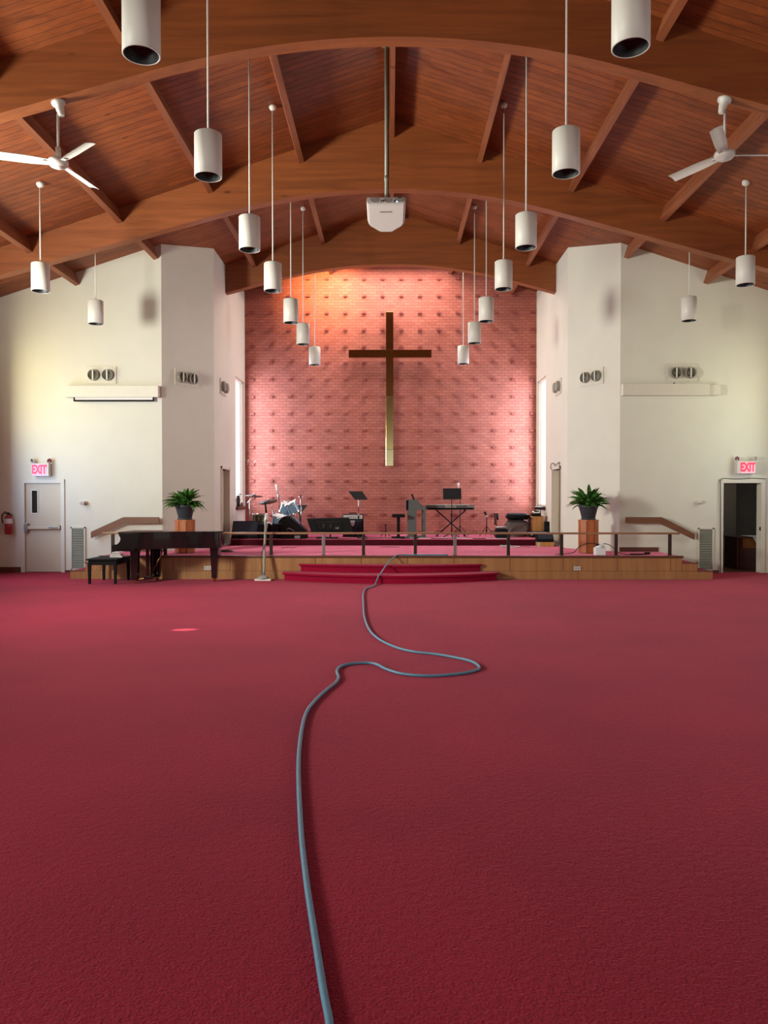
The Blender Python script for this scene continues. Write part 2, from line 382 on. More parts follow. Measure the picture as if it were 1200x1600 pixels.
nave_w = [(y - 1.2 - YB, y + 1.2 - YB, 1.2, 4.2) for y in (-5.5, -1.5, 2.5, 6.5, 10.5)] + [(14.8 - YB, 16.4 - YB, 1.2, 5.1 if False else 4.9)]
zs = lambda x: zc(HW)
wall('wall_left', (-HW, YB), (-HW, YW + .2), .2, 0, zs, nave_w, 'white', 'long left side wall of the nave')
wall('wall_right', (HW, YB), (HW, YW + .2), -.2, 0, zs, nave_w, 'white', 'long right side wall of the nave')
mb = MB(); mb.prism([(-HW, YB, 0), (HW, YB, 0), (HW, YB, zc(HW)), (0, YB, zc(0)), (-HW, YB, zc(HW))], (0, -.2, 0)); struct('wall_rear', mb, 'white', 'rear gable wall of the nave behind the viewer')
# brick wall with its grid of projecting headers
mb = MB(); mb.prism([(-CW - .1, YE, 0), (CW + .1, YE, 0), (CW + .1, YE, zc(CW)), (0, YE, zc(0)), (-CW - .1, YE, zc(CW))], (0, .25, 0))
hb = MB()
bx0 = X(424, YE) - 29 * YE / F; zz0 = Z(751.5, YE); rows = []
z = zz0 - 3 * .485
while z < 8.2:
    x = bx0 - .53 * 0
    while x < CW - .1:
        if x > -CW + .1 and z < zc(x) - .2: hb.box((x, YE - .03, z), (.105, .09, .055))
        x += .5365
    z += .4835
wb_ = struct('wall_back', mb, 'brick', 'tall red brick chancel wall dotted with projecting bricks')
obj('projecting_bricks', hb, 'dark_brick', wb_)
ck = MB()
for a_, b_ in (((385.5, 718), (387, 722)), ((389, 718), (386, 727)), ((399.5, 719), (396.5, 725)), ((396, 727.5), (397.5, 724.5))): ck.cyl(at(*a_, YE - .004), at(*b_, YE - .004), .009, seg=6)
obj('chalk_marks', ck, 'label', wb_)
# windows
def win(name, x, y0, y1, z0, z1, mats, out, bars=1, label=''):
    fr = MB(); t = .05; d = .14
    cx = x + out * .1
    for (a, b, c, e) in ((y0, y1, z0, z0 + t), (y0, y1, z1 - t, z1), (y0, y0 + t, z0, z1), (y1 - t, y1, z0, z1)): fr.bx(cx - d / 2, cx + d / 2, a, b, c, e)
    for k in range(1, bars + 1):
        yy = y0 + (y1 - y0) * k / (bars + 1); fr.bx(cx - .03, cx + .03, yy - .02, yy + .02, z0, z1)
    o = struct(name, fr, 'trim', label); n = len(mats)
    for k, m in enumerate(mats):
        p = MB().bx(cx + out * .02, cx + out * .03, y0 + .01, y1 - .01, z0 + (z1 - z0) * k / n, z0 + (z1 - z0) * (k + 1) / n); obj('pane', p, m, o)
    return o
k = 1
for sgn, nm in ((-1, 'left'), (1, 'right')):
    o = win('window_%d' % k, sgn * CW, WN0, WN1, WZ0, WZ1, ['daylight'], sgn, 0, 'tall bright frosted window in the %s chancel wall' % nm); k += 1
    s = MB().bx(sgn * (CW - .06), sgn * (CW + .05), WN0 - .02, WN1 + .03, WZ0 - .09, WZ0, bev=.01); obj('window_sill', s, 'dark_base', o)
    for y in (-5.5, -1.5, 2.5, 6.5, 10.5):
        win('window_%d' % k, sgn * HW, y - 1.2, y + 1.2, 1.2, 4.2, ['nave_glass'], sgn, 2, 'nave window in the %s side wall at %.0f m' % (nm, y + 6)); k += 1
    win('window_%d' % k, sgn * HW, 14.8, 16.4, 1.2, 4.9, ['blue_glass', 'yellow_glass'], sgn, 1, 'coloured window in the %s side wall beside the front wall' % nm); k += 1
fr = MB()
for (a, b, c, e) in ((-1.9, 1.9, 20.4, 20.5), (-1.9, 1.9, 21.7, 21.8), (-1.9, -1.8, 20.4, 21.8), (1.8, 1.9, 20.4, 21.8)): fr.bx(a, b, c, e, 8.3, 8.42)
sk = struct('window_%d' % k, fr, 'trim', 'flat skylight over the cross behind the last arch'); obj('pane', MB().bx(-1.8, 1.8, 20.5, 21.7, 8.38, 8.4), 'nave_glass', sk)

# beams
def arch_drop(x):
    x = abs(x); wdt, m = 3.1, .272
    return x * x / (2 * wdt / m) if x < wdt else m * (x - wdt / 2)
AZ = 1.65 + 5.95
def arch(Y, hw, label):
    n = 44; xs = [-hw + 2 * hw * i / n for i in range(n + 1)]
    mb = MB(); bm = mb.bm; th = .22
    cols = [[bm.verts.new((x, y, z)) for y in (Y, Y + th) for z in (AZ - arch_drop(x), zc(x) + .02)] for x in xs]
    for a, b in zip(cols, cols[1:]):
        bm.faces.new((a[0], b[0], b[1], a[1])); bm.faces.new((a[2], a[3], b[3], b[2])); bm.faces.new((a[0], a[2], b[2], b[0])); bm.faces.new((a[1], b[1], b[3], a[3]))
    bm.faces.new((cols[0][0], cols[0][1], cols[0][3], cols[0][2])); bm.faces.new((cols[-1][0], cols[-1][2], cols[-1][3], cols[-1][1]))
    return struct('roof_beam', mb, 'glulam', label, 'roof beam', None)
ARCH = [(-9.4, HW), (-4.55, HW), (.3, HW), (5.15, HW), (10.0, HW), (14.85, HW), (19.6, CW)]
ALAB = ['laminated arch against the rear wall', 'laminated arch behind the viewer', 'laminated arch right above the viewer', 'laminated arch just above the top edge of the view', 'nearest visible curved laminated wood arch across the top', 'middle curved laminated wood arch behind the projector pole', 'farthest and shortest curved arch in front of the brick wall']
for (Y, hw), l in zip(ARCH, ALAB): arch(Y, hw, l)
for i in range(len(ARCH)):
    y0 = ARCH[i][0] + .22; y1 = ARCH[i + 1][0] if i + 1 < len(ARCH) else YE
    for xp in (-7.0, -5.25, -3.5, -1.75, 1.75, 3.5, 5.25, 7.0):
        e = y1
        if i >= 5 and abs(xp) > CW:
            if i == 6: continue
            e = YW
        if i == 5 and abs(xp) > 6.9: e = YW
        sg = 1 if xp > 0 else -1; tl = math.atan(SLOPE) * sg
        mb = MB(); mb.box((xp, (y0 + e) / 2, zc(xp) - .14), (.1, e - y0, .30), rot=(0, tl, 0))
        struct('roof_purlin', mb, 'purlin', ('wooden purlin on the %s slope, number %d from the ridge, %s' % ('left' if sg < 0 else 'right', round(abs(xp) / 1.75), ['behind the viewer', 'behind the viewer', 'overhead before the first bay', 'between the two nearest arches overhead', 'between the nearest and the middle visible arch', 'between the middle arch and the chancel arch', 'above the chancel'][i])), 'purlin', 'purlins under the board ceiling')
    struct('ridge_beam', MB().bx(-.005, .075, y0, y1, RIDGE - .38, RIDGE), 'purlin', ['ridge beam at the rear wall', 'ridge beam behind the viewer', 'ridge beam above the viewer', 'ridge beam in front of the nearest arch', 'ridge beam the projector pole passes', 'ridge beam beyond the middle arch', 'ridge beam over the brick wall'][i], 'ridge beam')

# ------------------------------------------------------------------ stage
PY = 15.71; PX = 5.95
mb = MB()
mb.prism([(-PX, PY, 0), (PX, PY, 0), (PX, YW, 0), (XC - .005, YW - .005, 0), (CW - .005, YC, 0), (CW - .005, YE - .01, 0), (-CW + .005, YE - .01, 0), (-CW + .005, YC, 0), (-XC + .005, YW - .005, 0), (-PX, YW, 0)], (0, 0, ST))
struct('floor_stage', mb, 'stage_carpet', 'low carpeted stage platform across the front')
mb = MB(); xl = X(360, 19.3)
mb.prism([(xl, 19.3, ST), (-xl, 19.3, ST), (-xl, 20.1, ST), (CW - .01, 20.1, ST), (CW - .01, YE - .01, ST), (-CW + .01, YE - .01, ST), (-CW + .01, 20.1, ST), (xl, 20.1, ST)], (0, 0, DK - ST))
dk_ = struct('floor_upper_deck', mb, 'stage_carpet', 'raised carpeted rear deck the instruments stand on')
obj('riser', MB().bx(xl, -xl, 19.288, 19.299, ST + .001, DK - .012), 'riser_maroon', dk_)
# wooden stage front, with panels, kick board and nosing
fr = thing('stage_front', (0, PY, 0), 'varnished plywood stage front with nosing and stepped ends', 'stage front')
fr['kind'] = 'structure'
obj('backing_board', MB().bx(-PX, PX, PY - .008, PY - .001, .1, ST - .01), 'plywood', fr)
seams = [-PX] + [X(p, PY) for p in (270, 360, 427, 493, 565, 637, 710, 797, 880, 965, 1048)] + [PX]
for a, b in zip(seams, seams[1:]):
    obj('panel', MB().bx(a + .008, b - .008, PY - .02, PY, .17, ST - .03, bev=.003), 'plywood', fr)
obj('kick_board', MB().bx(-PX - .62, PX + .62, PY - .03, PY - .005, 0, .165, bev=.003), 'plywood', fr)
obj('nosing', MB().bx(-PX - .02, PX + .02, PY - .045, PY + .05, ST - .028, ST + .012, bev=.006), 'dark_base', fr)
for sgn, nm in ((-1, 'left'), (1, 'right')):
    t = thing('side_steps', (sgn * 6.26, PY, 0), 'wooden edged side steps at the %s end of the stage' % nm, 'steps', 'side steps of the stage'); t['kind'] = 'structure'
    x0, x1, x2 = PX, 6.26, 6.58
    obj('tread', MB().bx(sgn * x0, sgn * x1, PY, YW - .01, 0, .333), 'step_carpet', t); obj('tread', MB().bx(sgn * x1, sgn * x2, PY, YW - .01, 0, .165), 'step_carpet', t)
    obj('side_board', MB().bx(sgn * x0, sgn * x1, PY - .02, PY - .001, .17, .333, bev=.002), 'plywood', t)
    obj('nosing', MB().bx(sgn * x0, sgn * (x1 + .02), PY - .03, PY + .04, .325, .345, bev=.004), 'dark_base', t)
    obj('nosing', MB().bx(sgn * x1, sgn * (x2 + .02), PY - .035, PY + .04, .158, .178, bev=.004), 'dark_base', t)
# curved centre steps
def curved(name, hw, dep, z0, z1, label):
    n = 30; pts = []
    for i in range(n + 1):
        x = -hw + 2 * hw * i / n; pts.append((x, PY - .035 - dep[0] - (dep[1] - dep[0]) * (1 - (x / hw) ** 2)))
    mb = MB(); mb.prism([(x, y, z0) for x, y in pts] + [(hw, PY - .03, z0), (-hw, PY - .03, z0)], (0, 0, z1 - z0))
    s = 1.012; mb.prism([(x * (hw + .035) / hw, y - .03, z1 - .035) for x, y in pts] + [(hw + .035, PY - .03, z1 - .035), (-hw - .035, PY - .03, z1 - .035)], (0, 0, .04))
    o = obj(name, mb, 'step_carpet', loc=(0, PY - .3, z0)); return tag(o, label, 'step', None, 'structure')
curved('curved_step', 2.14, (.22, .84), 0, .157, 'wide lower curved step carpeted deep red')
curved('curved_step', 1.83, (.02, .36), .157, .314, 'shorter upper curved step carpeted deep red')

# altar rail
rt = thing('altar_rail', (0, 15.82, ST), 'long low communion rail with wooden top along the stage edge', 'railing')
obj('hand_rail', MB().bx(X(160, 15.82), X(1062, 15.82), 15.78, 15.86, .915, .955, bev=.01), 'rail', rt)
for px, c in ((176, 'd'), (258, 'd'), (342, 's'), (423.5, 'd'), (505.5, 's'), (568, 'd'), (649, 'd'), (711, 's'), (794.5, 'd'), (877.7, 'd'), (963, 'd'), (1047, 'd')):
    x = X(px, 15.82); o = obj('post', MB().box((x, 15.82, (ST + .915) / 2 + .006), (.065, .045, .915 - ST - .012), bev=.006), 'bronze_post' if c == 'd' else 'silver_post', rt)
    if c == 's': o['label'] = 'shiny silver post'
    obj('foot_plate', MB().bx(x - .045, x + .045, 15.785, 15.855, ST + .012, ST + .02), 'bronze_post', o)

# baseboards & wall handrails
def baseb(name, x0, x1, y, z0, h, lab): struct(name, MB().bx(x0, x1, y - .02, y - .002, z0, z0 + h), 'dark_base', lab)
baseb('baseboard_left', -HW + .01, X(31.5, YW), YW, 0, .12, 'dark wood baseboard left of the closed door')
baseb('baseboard_left_stage', -PX, -XC, YW, ST, .1, 'dark wood baseboard above the stage on the left')
baseb('baseboard_right_stage', XC, PX, YW, ST, .1, 'dark wood baseboard above the stage on the right')
baseb('baseboard_left_step', X(100, YW), -6.6, YW, 0, .05, 'low dark baseboard under the left air grille')
baseb('baseboard_right', 6.6, X(1125, YW), YW, 0, .06, 'low dark baseboard under the right air grille')
for sgn, nm, P in ((-1, 'left', [(142, 831), (192.5, 808), (248, 808), (248, 817.5), (194, 818), (142, 841)]), (1, 'right', [(978, 808), (1034, 808), (1085.5, 834), (1085.5, 843.5), (1031, 818), (978, 817.5)])):
    pts = [at(a, b, YW - .14) for a, b in P]; c = sum(pts, Vector()) / 6
    t = thing('wall_handrail', (c.x, YW - .1, c.z), 'brown bent handrail board on the %s cream wall' % nm, 'handrail', 'wall handrails by the stage')
    mb = MB().prism(pts, (0, .045, 0)); obj('rail_board', mb, 'board', t)
    for a, b in ((P[0][0] * .7 + P[1][0] * .3, P[0][1] * .7 + P[1][1] * .3 + 5), (P[2][0] * .6 + P[1][0] * .4, 813)) if sgn < 0 else ((990, 813), (1066, 829)):
        p = at(a, b, YW - .09); obj('bracket', MB().cyl((p.x, YW - .1, p.z), (p.x, YW - .002, p.z), .018), 'bronze_post', t)

# doors in the front wall
def front_door_frame(x0, x1, name, label):
    t = .075; mb = MB()
    mb.bx(x0 - t, x0 + .012, YW - .025, YW + .21, 0, DH + t, bev=.006); mb.bx(x1 - .012, x1 + t, YW - .025, YW + .21, 0, DH + t, bev=.006); mb.bx(x0 - t, x1 + t, YW - .026, YW + .211, DH - .012, DH + t, bev=.006)
    return struct(name, mb, 'trim', label, 'door')
d1 = front_door_frame(LDX0, LDX1, 'door_1', 'closed beige door under the left exit sign')
wx0, wx1, wz0, wz1 = X(49, YW), X(57.5, YW), Z(801.5, YW), Z(766.5, YW)
mb = MB(); g = .014; y0, y1 = YW + .03, YW + .075
mb.bx(LDX0 + g, wx0, y0, y1, .012, DH - g); mb.bx(wx1, LDX1 - g, y0, y1, .012, DH - g); mb.bx(wx0, wx1, y0, y1, .012, wz0); mb.bx(wx0, wx1, y0, y1, wz1, DH - g)
lf = obj('door_leaf', mb, 'door', d1)
mb = MB()
for a, b, c, e in ((wx0 - .025, wx0, wz0 - .025, wz1 + .025), (wx1, wx1 + .025, wz0 - .025, wz1 + .025), (wx0, wx1, wz0 - .025, wz0), (wx0, wx1, wz1, wz1 + .025)): mb.bx(a, b, y0 - .012, y0 + .002, c, e)
obj('vision_frame', mb, 'trim', lf); obj('vision_glass', MB().bx(wx0, wx1, y0 + .015, y0 + .022, wz0, wz1), 'glass_dark', lf)
zb = Z(824.5, YW)
pb = MB().bx(LDX0 + .04, X(94.5, YW), y0 - .075, y0 - .03, zb - .035, zb + .035, bev=.01); o = obj('push_bar', pb, 'door', d1); o['label'] = 'metal push bar'
obj('latch_case', MB().bx(LDX0 + .005, LDX0 + .09, y0 - .085, y0, zb - .1, zb + .1, bev=.015), 'silver_post', o)
obj('end_cap', MB().bx(X(91.5, YW), X(95.5, YW), y0 - .07, y0, zb - .045, zb + .045, bev=.008), 'bronze_post', o)
obj('push_pad', MB().bx(X(77, YW), X(91, YW), y0 - .085, y0 - .07, zb - .025, zb + .025, bev=.005), 'silver_post', o)
d2 = front_door_frame(RDX0, RDX1, 'door_2', 'open doorway to a dark room under the right exit sign')
obj('strike_plate', MB().bx(RDX0, RDX0 + .03, YW + .0, YW + .05, Z(829, YW), Z(823, YW)), 'silver_post', d2)
obj('strike_plate', MB().bx(RDX1 - .02, RDX1, YW + .0, YW + .05, Z(829, YW), Z(823, YW)), 'bronze_post', d2)
# cable over the right door frame
pts = [at(a, b, YW - .035) for a, b in ((1126, 896), (1125.5, 850), (1125.5, 790), (1125.5, 755), (1127, 749), (1131, 747), (1140, 748), (1150, 748.3), (1162, 748), (1172, 747), (1184, 747.5), (1197, 748))]
tag(obj('door_cable', MB().tube(pts, .007, 6, sub=3), 'cable', loc=pts[3]), 'thin dark cable looped over the open doorway frame', 'cable')
# dark side room
RX0, RX1, RY1 = 6.4, 10.9, 20.3
struct('wall_room_back', MB().bx(RX0, RX1, RY1, RY1 + .1, 0, 2.6), 'room_wall', 'back wall of the dark side room')
struct('wall_room_left', MB().bx(RX0 - .1, RX0, YW + .2, RY1 + .1, 0, 2.6), 'room_wall', 'left wall of the dark side room')
struct('wall_room_right', MB().bx(RX1, RX1 + .1, YW + .2, RY1 + .1, 0, 2.6), 'room_wall', 'right wall of the dark side room')
struct('ceiling_room', MB().bx(RX0 - .1, RX1 + .1, YW + .2, RY1 + .1, 2.6, 2.7), 'room_wall', 'ceiling of the dark side room')
struct('floor_room', MB().bx(RX0 - .1, RX1 + .1, YW + .2, RY1 + .1, -.1, 0), 'desk', 'floor of the dark side room')
struct('wall_room_pier', MB().bx(RX0, X(1149, 19.6), 19.55, RY1, 0, 2.6), 'room_wall', 'projecting grey wall pier inside the side room')
t = thing('reception_desk', (8.8, 18.3, 0), 'dark brown desk seen through the open doorway', 'desk')
obj('desk_top', MB().bx(X(1132, 18.7), 9.6, 18.0, 18.75, Z(838, 18.3) - .03, Z(838, 18.3)), 'desk', t)
obj('desk_side', MB().bx(X(1155, 18.1), 9.5, 18.05, 18.7, 0, Z(838, 18.3) - .03), 'desk', t)
obj('desk_leg', MB().bx(X(1133, 18.7), X(1133, 18.7) + .05, 18.05, 18.7, 0, Z(838, 18.3) - .03), 'desk', t)
obj('drawer_front', MB().bx(X(1160, 18.05), 9.4, 18.03, 18.05, Z(856, 18.05), Z(840, 18.05)), 'cardboard', t)
mb = MB(); zt_ = Z(838, 18.3) + .006; xa, xb = X(1176, 18), X(1200, 18); xm = X(1186, 18)
mb.prism([(xa, 17.985, zt_), (xb, 17.985, zt_), (xb, 17.985, zt_ - .2), (xm, 17.985, zt_ - .25)], (0, .006, 0)); mb.bx(xa, xb, 17.985, 18.6, zt_, zt_ + .006)
tag(obj('desk_cloth', mb, 'cloth', loc=(xm, 18, zt_)), 'white cloth corner hanging over the dark desk edge', 'cloth')

# side doors of the chancel
for sgn, nm, k in ((-1, 'left', 3), (1, 'right', 4)):
    mb = MB(); t_ = .07; x = sgn * CW; xi = sgn * (CW - .025)
    a, b = sorted((xi, sgn * (CW + .3)))
    mb.bx(a, b, SD0 - t_, SD0 + .01, ST, SDZ + t_, bev=.004); mb.bx(a, b, SD1 - .01, SD1 + t_, ST, SDZ + t_, bev=.004); mb.bx(a, b, SD0 - t_, SD1 + t_, SDZ, SDZ + t_, bev=.004)
    o = struct('door_%d' % k, mb, 'trim', 'side door in the %s chancel wall' % nm, 'door')
    a, b = sorted((sgn * (CW + .12), sgn * (CW + .165)))
    if sgn < 0:
        l = obj('door_leaf', MB().bx(a, b, SD0, SD1, ST + .01, SDZ), 'tan_door', o)
        kz = Z(788, 19.3); obj('door_knob', MB().cyl((-CW - .12, SD0 + .12, kz), (-CW - .02, SD0 + .12, kz), .035), 'chrome', l)
    else:
        # the right leaf stands open, swung away behind the wall
        l = obj('door_leaf', MB().bx(a, b, SD0, SD1, ST + .01, SDZ), 'tan_door', o)
        obj('door_knob', MB().cyl((CW + .12, SD0 + .12, 1.45), (CW + .04, SD0 + .12, 1.45), .03), 'chrome', l)
pts = [Vector((CW - .04, y, z)) for y, z in ((SD0 - .09, ST + .02), (SD0 - .09, 1.4), (SD0 - .09, SDZ + .05), (SD0 - .02, SDZ + .14), (SD0 + .18, SDZ + .13), (SD0 + .4, SDZ + .09), (SD0 + .62, SDZ + .16), (SD0 + .85, SDZ + .16), (SD1 + .08, SDZ + .05))]
tag(obj('wall_cable', MB().tube(pts, .009, 6, sub=4), 'cable', loc=pts[2]), 'dark cable draped around the right chancel side door', 'cable')

# air grilles
for sgn, nm, a, b, c, e in ((-1, 'left', 110.5, 133.5, 823.5, 891), (1, 'right', 1090.5, 1115, 824.5, 892)):
    x0, x1, z0, z1 = X(a, YW), X(b, YW), Z(e, YW), Z(c, YW)
    t = thing('air_grille', ((x0 + x1) / 2, YW - .02, z0), 'tall louvred air grille low on the %s cream wall' % nm, 'grille', 'low air grilles')
    f = .03; mb = MB()
    for q in ((x0, x0 + f, z0, z1), (x1 - f, x1, z0, z1), (x0, x1, z0, z0 + f), (x0, x1, z1 - f, z1)): mb.bx(q[0], q[1], YW - .03, YW - .002, q[2], q[3])
    obj('frame', mb, 'trim', t); obj('backing', MB().bx(x0 + f, x1 - f, YW - .006, YW - .002, z0 + f, z1 - f), 'dark', t)
    mb = MB(); n = 24
    for i in range(n):
        zz = z0 + f + (z1 - z0 - 2 * f) * (i + .5) / n; mb.box(((x0 + x1) / 2, YW - .018, zz), (x1 - x0 - 2 * f, .004, .03), rot=(R(-35), 0, 0))
    obj('louvres', mb, 'grille', t)

# round duct outlets: white plate with two ringed drums
def duct(center, ang, wpl, label):
    c = Vector(center); u = Vector((math.cos(ang), math.sin(ang), 0)); n = Vector((math.sin(ang), -math.cos(ang), 0))
    t = thing('duct_outlet', c, label, 'vent', 'paired round duct outlets')
    rm = Matrix((u, -n, Vector((0, 0, 1)))).transposed()
    def bx(mb, lc, d): mb.box(c + u * lc[0] + n * lc[1] + Vector((0, 0, lc[2])), d, rot=rm.to_euler()); return mb
    hp = .19
    obj('plate', bx(MB(), (0, .01, 0), (wpl, .02, 2 * hp)), 'trim', t)
    for s in (-1, 1):
        cc = c + u * (s * wpl * .235) + n * .02; mb = MB(); r = .125
        mb.lathe([(r, 0), (r, .07), (r - .012, .085), (r - .024, .07), (r - .024, .0)], cc, 28, axis=n, caps=False)
        drum = obj('drum', mb, 'grille', t)
        obj('throat', MB().cyl(cc + n * .003, cc + n * .006, r - .02, seg=28), 'dark', drum)
        mb = MB()
        for rr in (.085, .055, .027): mb.lathe([(rr, .02), (rr - .003, .062), (rr - .012, .062), (rr - .010, .02)], cc, 24, axis=n, caps=False)
        obj('rings', mb, 'grille', drum)
        mb = MB(); mb.box(cc + n * .08, (.03, .012, 2 * r - .03), rot=rm.to_euler()); obj('bar', mb, 'trim', drum)
    return t
p = at(158.5, 586.5, YW); duct((p.x, YW - .002, p.z), 0, .67, 'paired round ducts above the left screen casing')
p = at(1066, 583, YW); duct((p.x, YW - .002, p.z), 0, .67, 'paired round ducts above the right screen casing')
al = math.atan2(YC - YW, XC - CW)
for sgn, nm, px, py in ((-1, 'left', 291, 591), (1, 'right', 925, 589)):
    d = ray(px, py); f = lambda tt: Vector((0, 0, CAM_H)) + d * tt
    # meet the oblique face
    A = Vector((sgn * XC, YW)); B = Vector((sgn * CW, YC)); e = B - A; nn = Vector((-e.y, e.x)); tt = nn.dot(A) / nn.dot(Vector((d.x, d.y))); p = f(tt)
    a = al if sgn < 0 else -al
    n = Vector((math.sin(a), -math.cos(a), 0)); p = p + n * .003
    duct(p, a, .66, 'paired round ducts on the %s angled wall face' % nm)
for sgn, nm in ((-1, 'left'), (1, 'right')):
    a = R(90) if sgn < 0 else R(-90); duct((sgn * (CW - .003), 19.25, Z(605, 19.25)), a, .66, 'paired round ducts on the %s chancel side wall' % nm)

# projection screen casings
x0, x1, z0, z1 = X(102, 16.95), X(248, 16.95), Z(620, 16.95), Z(602, 16.95)
t = thing('projection_screen', ((x0 + x1) / 2, YW - .1, z0), 'white screen casing with black lower bar on the left wall', 'projection screen', 'roll down screen casings')
obj('casing', MB().bx(x0, x1, YW - .16, YW - .004, z0, z1, bev=.006), 'trim', t)
xa, xb = X(115.5, 16.98), X(241, 16.98); mb = MB(); mb.bx(xa, xb, YW - .11, YW - .09, z0 - .09, z0 - .055); mb.bx(xa, xa + .03, YW - .11, YW - .09, z0 - .06, z0); mb.bx(xb - .03, xb, YW - .11, YW - .09, z0 - .06, z0)
o = obj('lower_bar', mb, 'black', t); obj('screen_fabric', MB().bx(xa + .03, xb - .03, YW - .104, YW - .1, z0 - .056, z0), 'plastic', t)
x0, x1, z0, z1 = X(972.5, 16.95), X(1107, 16.95), Z(618, 16.95), Z(600, 16.95)
t = thing('projection_screen', ((x0 + x1) / 2, YW - .1, z0), 'plain closed white screen casing on the right wall', 'projection screen', 'roll down screen casings')
obj('casing', MB().bx(x0, x1, YW - .16, YW - .004, z0, z1, bev=.006), 'trim', t)
obj('end_cap', MB().bx(x1, X(1126, 16.95), YW - .1, YW - .004, z0 + .01, z1 - .01, bev=.004), 'trim', t)
obj('hanger', MB().bx(X(1052, 16.95), X(1054, 16.95), YW - .12, YW - .1, z1, z1 + .03), 'bronze_post', t)

# exit signs
for sgn, nm, a, b, c, e in ((-1, 'left', 51.5, 77.5, 724, 744), (1, 'right', 1150, 1179, 721, 740.5)):
    x0, x1, z0, z1 = X(a, YW - .1), X(b, YW - .1), Z(e, YW - .1), Z(c, YW - .1)
    t = thing('exit_sign', ((x0 + x1) / 2, YW - .05, z0), 'glowing red exit sign with twin lamp heads over the %s door' % ('closed left' if sgn < 0 else 'open right'), 'exit sign', 'exit signs')
    bx0, bx1 = (x0 - .0, x1 + .0)
    obj('housing', MB().bx(bx0, bx1, YW - .14, YW - .002, z0, z1, bev=.008), 'plastic', t)
    fx0, fx1 = (x0 + .015, x1 - .06) if sgn < 0 else (x0 + .075, x1 - .015)
    fc = obj('face', MB().bx(fx0, fx1, YW - .147, YW - .139, z0 + .02, z1 - .02), 'exit_face', t)
    mb = MB().text('EXIT', ((fx0 + fx1) / 2, YW - .149, (z0 + z1) / 2), .26, ext=.003, bold=.012)
    for v in mb.bm.verts: v.co.x = (fx0 + fx1) / 2 + (v.co.x - (fx0 + fx1) / 2) * .60
    l = obj('lettering', mb, 'exit_red', fc)
    for q, hx in enumerate((x0 + .02, x1 - .03) if sgn < 0 else (x0 + .05, x1 - .02)):
        c0 = Vector((hx + (-.03 if q == 0 else .03), YW - .1, z1 + .06)); aim = Vector((-.5 if q == 0 else .5, -.8, -.15)).normalized()
        h = obj('lamp_head', MB().lathe([(.02, -.05), (.05, -.03), (.058, 0), (.05, .006)], c0, 18, axis=aim), 'plastic', t)
        obj('lens', MB().cyl(c0 + aim * .006, c0 + aim * .01, .046, seg=18), 'chrome', h); obj('neck', MB().cyl((c0.x, c0.y, z1 - .005), c0, .01), 'plastic', h)

# small wall devices
p = at(131, 786, YW)
t = thing('wall_camera', (p.x, YW - .05, p.z), 'small wall mounted white device on the left wall', 'camera')
obj('bracket', MB().cyl((p.x + .05, YW - .002, p.z), (p.x + .05, YW - .03, p.z), .045), 'tan_door', t); obj('body', MB().box((p.x - .01, YW - .08, p.z), (.12, .08, .07), rot=(0, 0, R(20)), bev=.02), 'plastic', t)
p = at(1092.5, 784.5, YW)
t = thing('wall_sensor', (p.x, YW - .02, p.z), 'small white sensor box on the right wall above the air grille', 'sensor')
obj('body', MB().bx(p.x - .07, p.x + .04, YW - .06, YW - .002, p.z - .04, p.z + .04, bev=.012), 'plastic', t); obj('cover', MB().bx(p.x - .05, p.x + .02, YW - .068, YW - .058, p.z - .02, p.z + .025, bev=.003), 'trim', t)
for px, py in ((324.5, 887.5), (902, 888)):
    p = at(px, py, PY - .03); t = thing('power_outlet', (p.x, PY - .045, p.z), 'beige power outlet in the stage front %s' % ('behind the piano tail' if px < 600 else 'right of the curved steps'), 'outlet', 'stage front outlets')
    obj('plate', MB().bx(p.x - .07, p.x + .07, PY - .038, PY - .031, p.z - .04, p.z + .04, bev=.003), 'label', t)
    obj('socket', MB().bx(p.x - .05, p.x - .012, PY - .042, PY - .037, p.z - .02, p.z + .02), 'greyplastic', t); obj('socket', MB().bx(p.x + .012, p.x + .05, PY - .042, PY - .037, p.z - .02, p.z + .02), 'greyplastic', t)

# fire extinguisher
p = at(12.5, 835, 16.95); t = thing('fire_extinguisher', (p.x, 16.98, p.z), 'red fire extinguisher hung beside the closed left door', 'fire extinguisher')
x, y, z = p.x, 16.98, p.z
obj('cylinder', MB().lathe([(.0, 0), (.075, .0), (.085, .02), (.085, .34), (.07, .39), (.035, .42), (.03, .44)], (x, y, z), 24), 'red', t)
obj('label_band', MB().lathe([(.0865, .24), (.0865, .35)], (x, y, z), 24, caps=False), 'label', t)
mb = MB().bx(x - .02, x + .02, y - .03, y + .03, z + .43, z + .47); mb.box((x - .03, y - .02, z + .49), (.13, .02, .015), rot=(0, R(15), 0)); obj('valve', mb, 'black', t)
obj('hose', MB().tube([(x - .01, y - .03, z + .46), (x - .09, y - .05, z + .47), (x - .12, y - .06, z + .38), (x - .09, y - .08, z + .25)], .012, 8, sub=4), 'black', t)
obj('wall_bracket', MB().bx(x - .02, x + .02, y + .07, YW - .002, z + .2, z + .45), 'bronze_post', t)

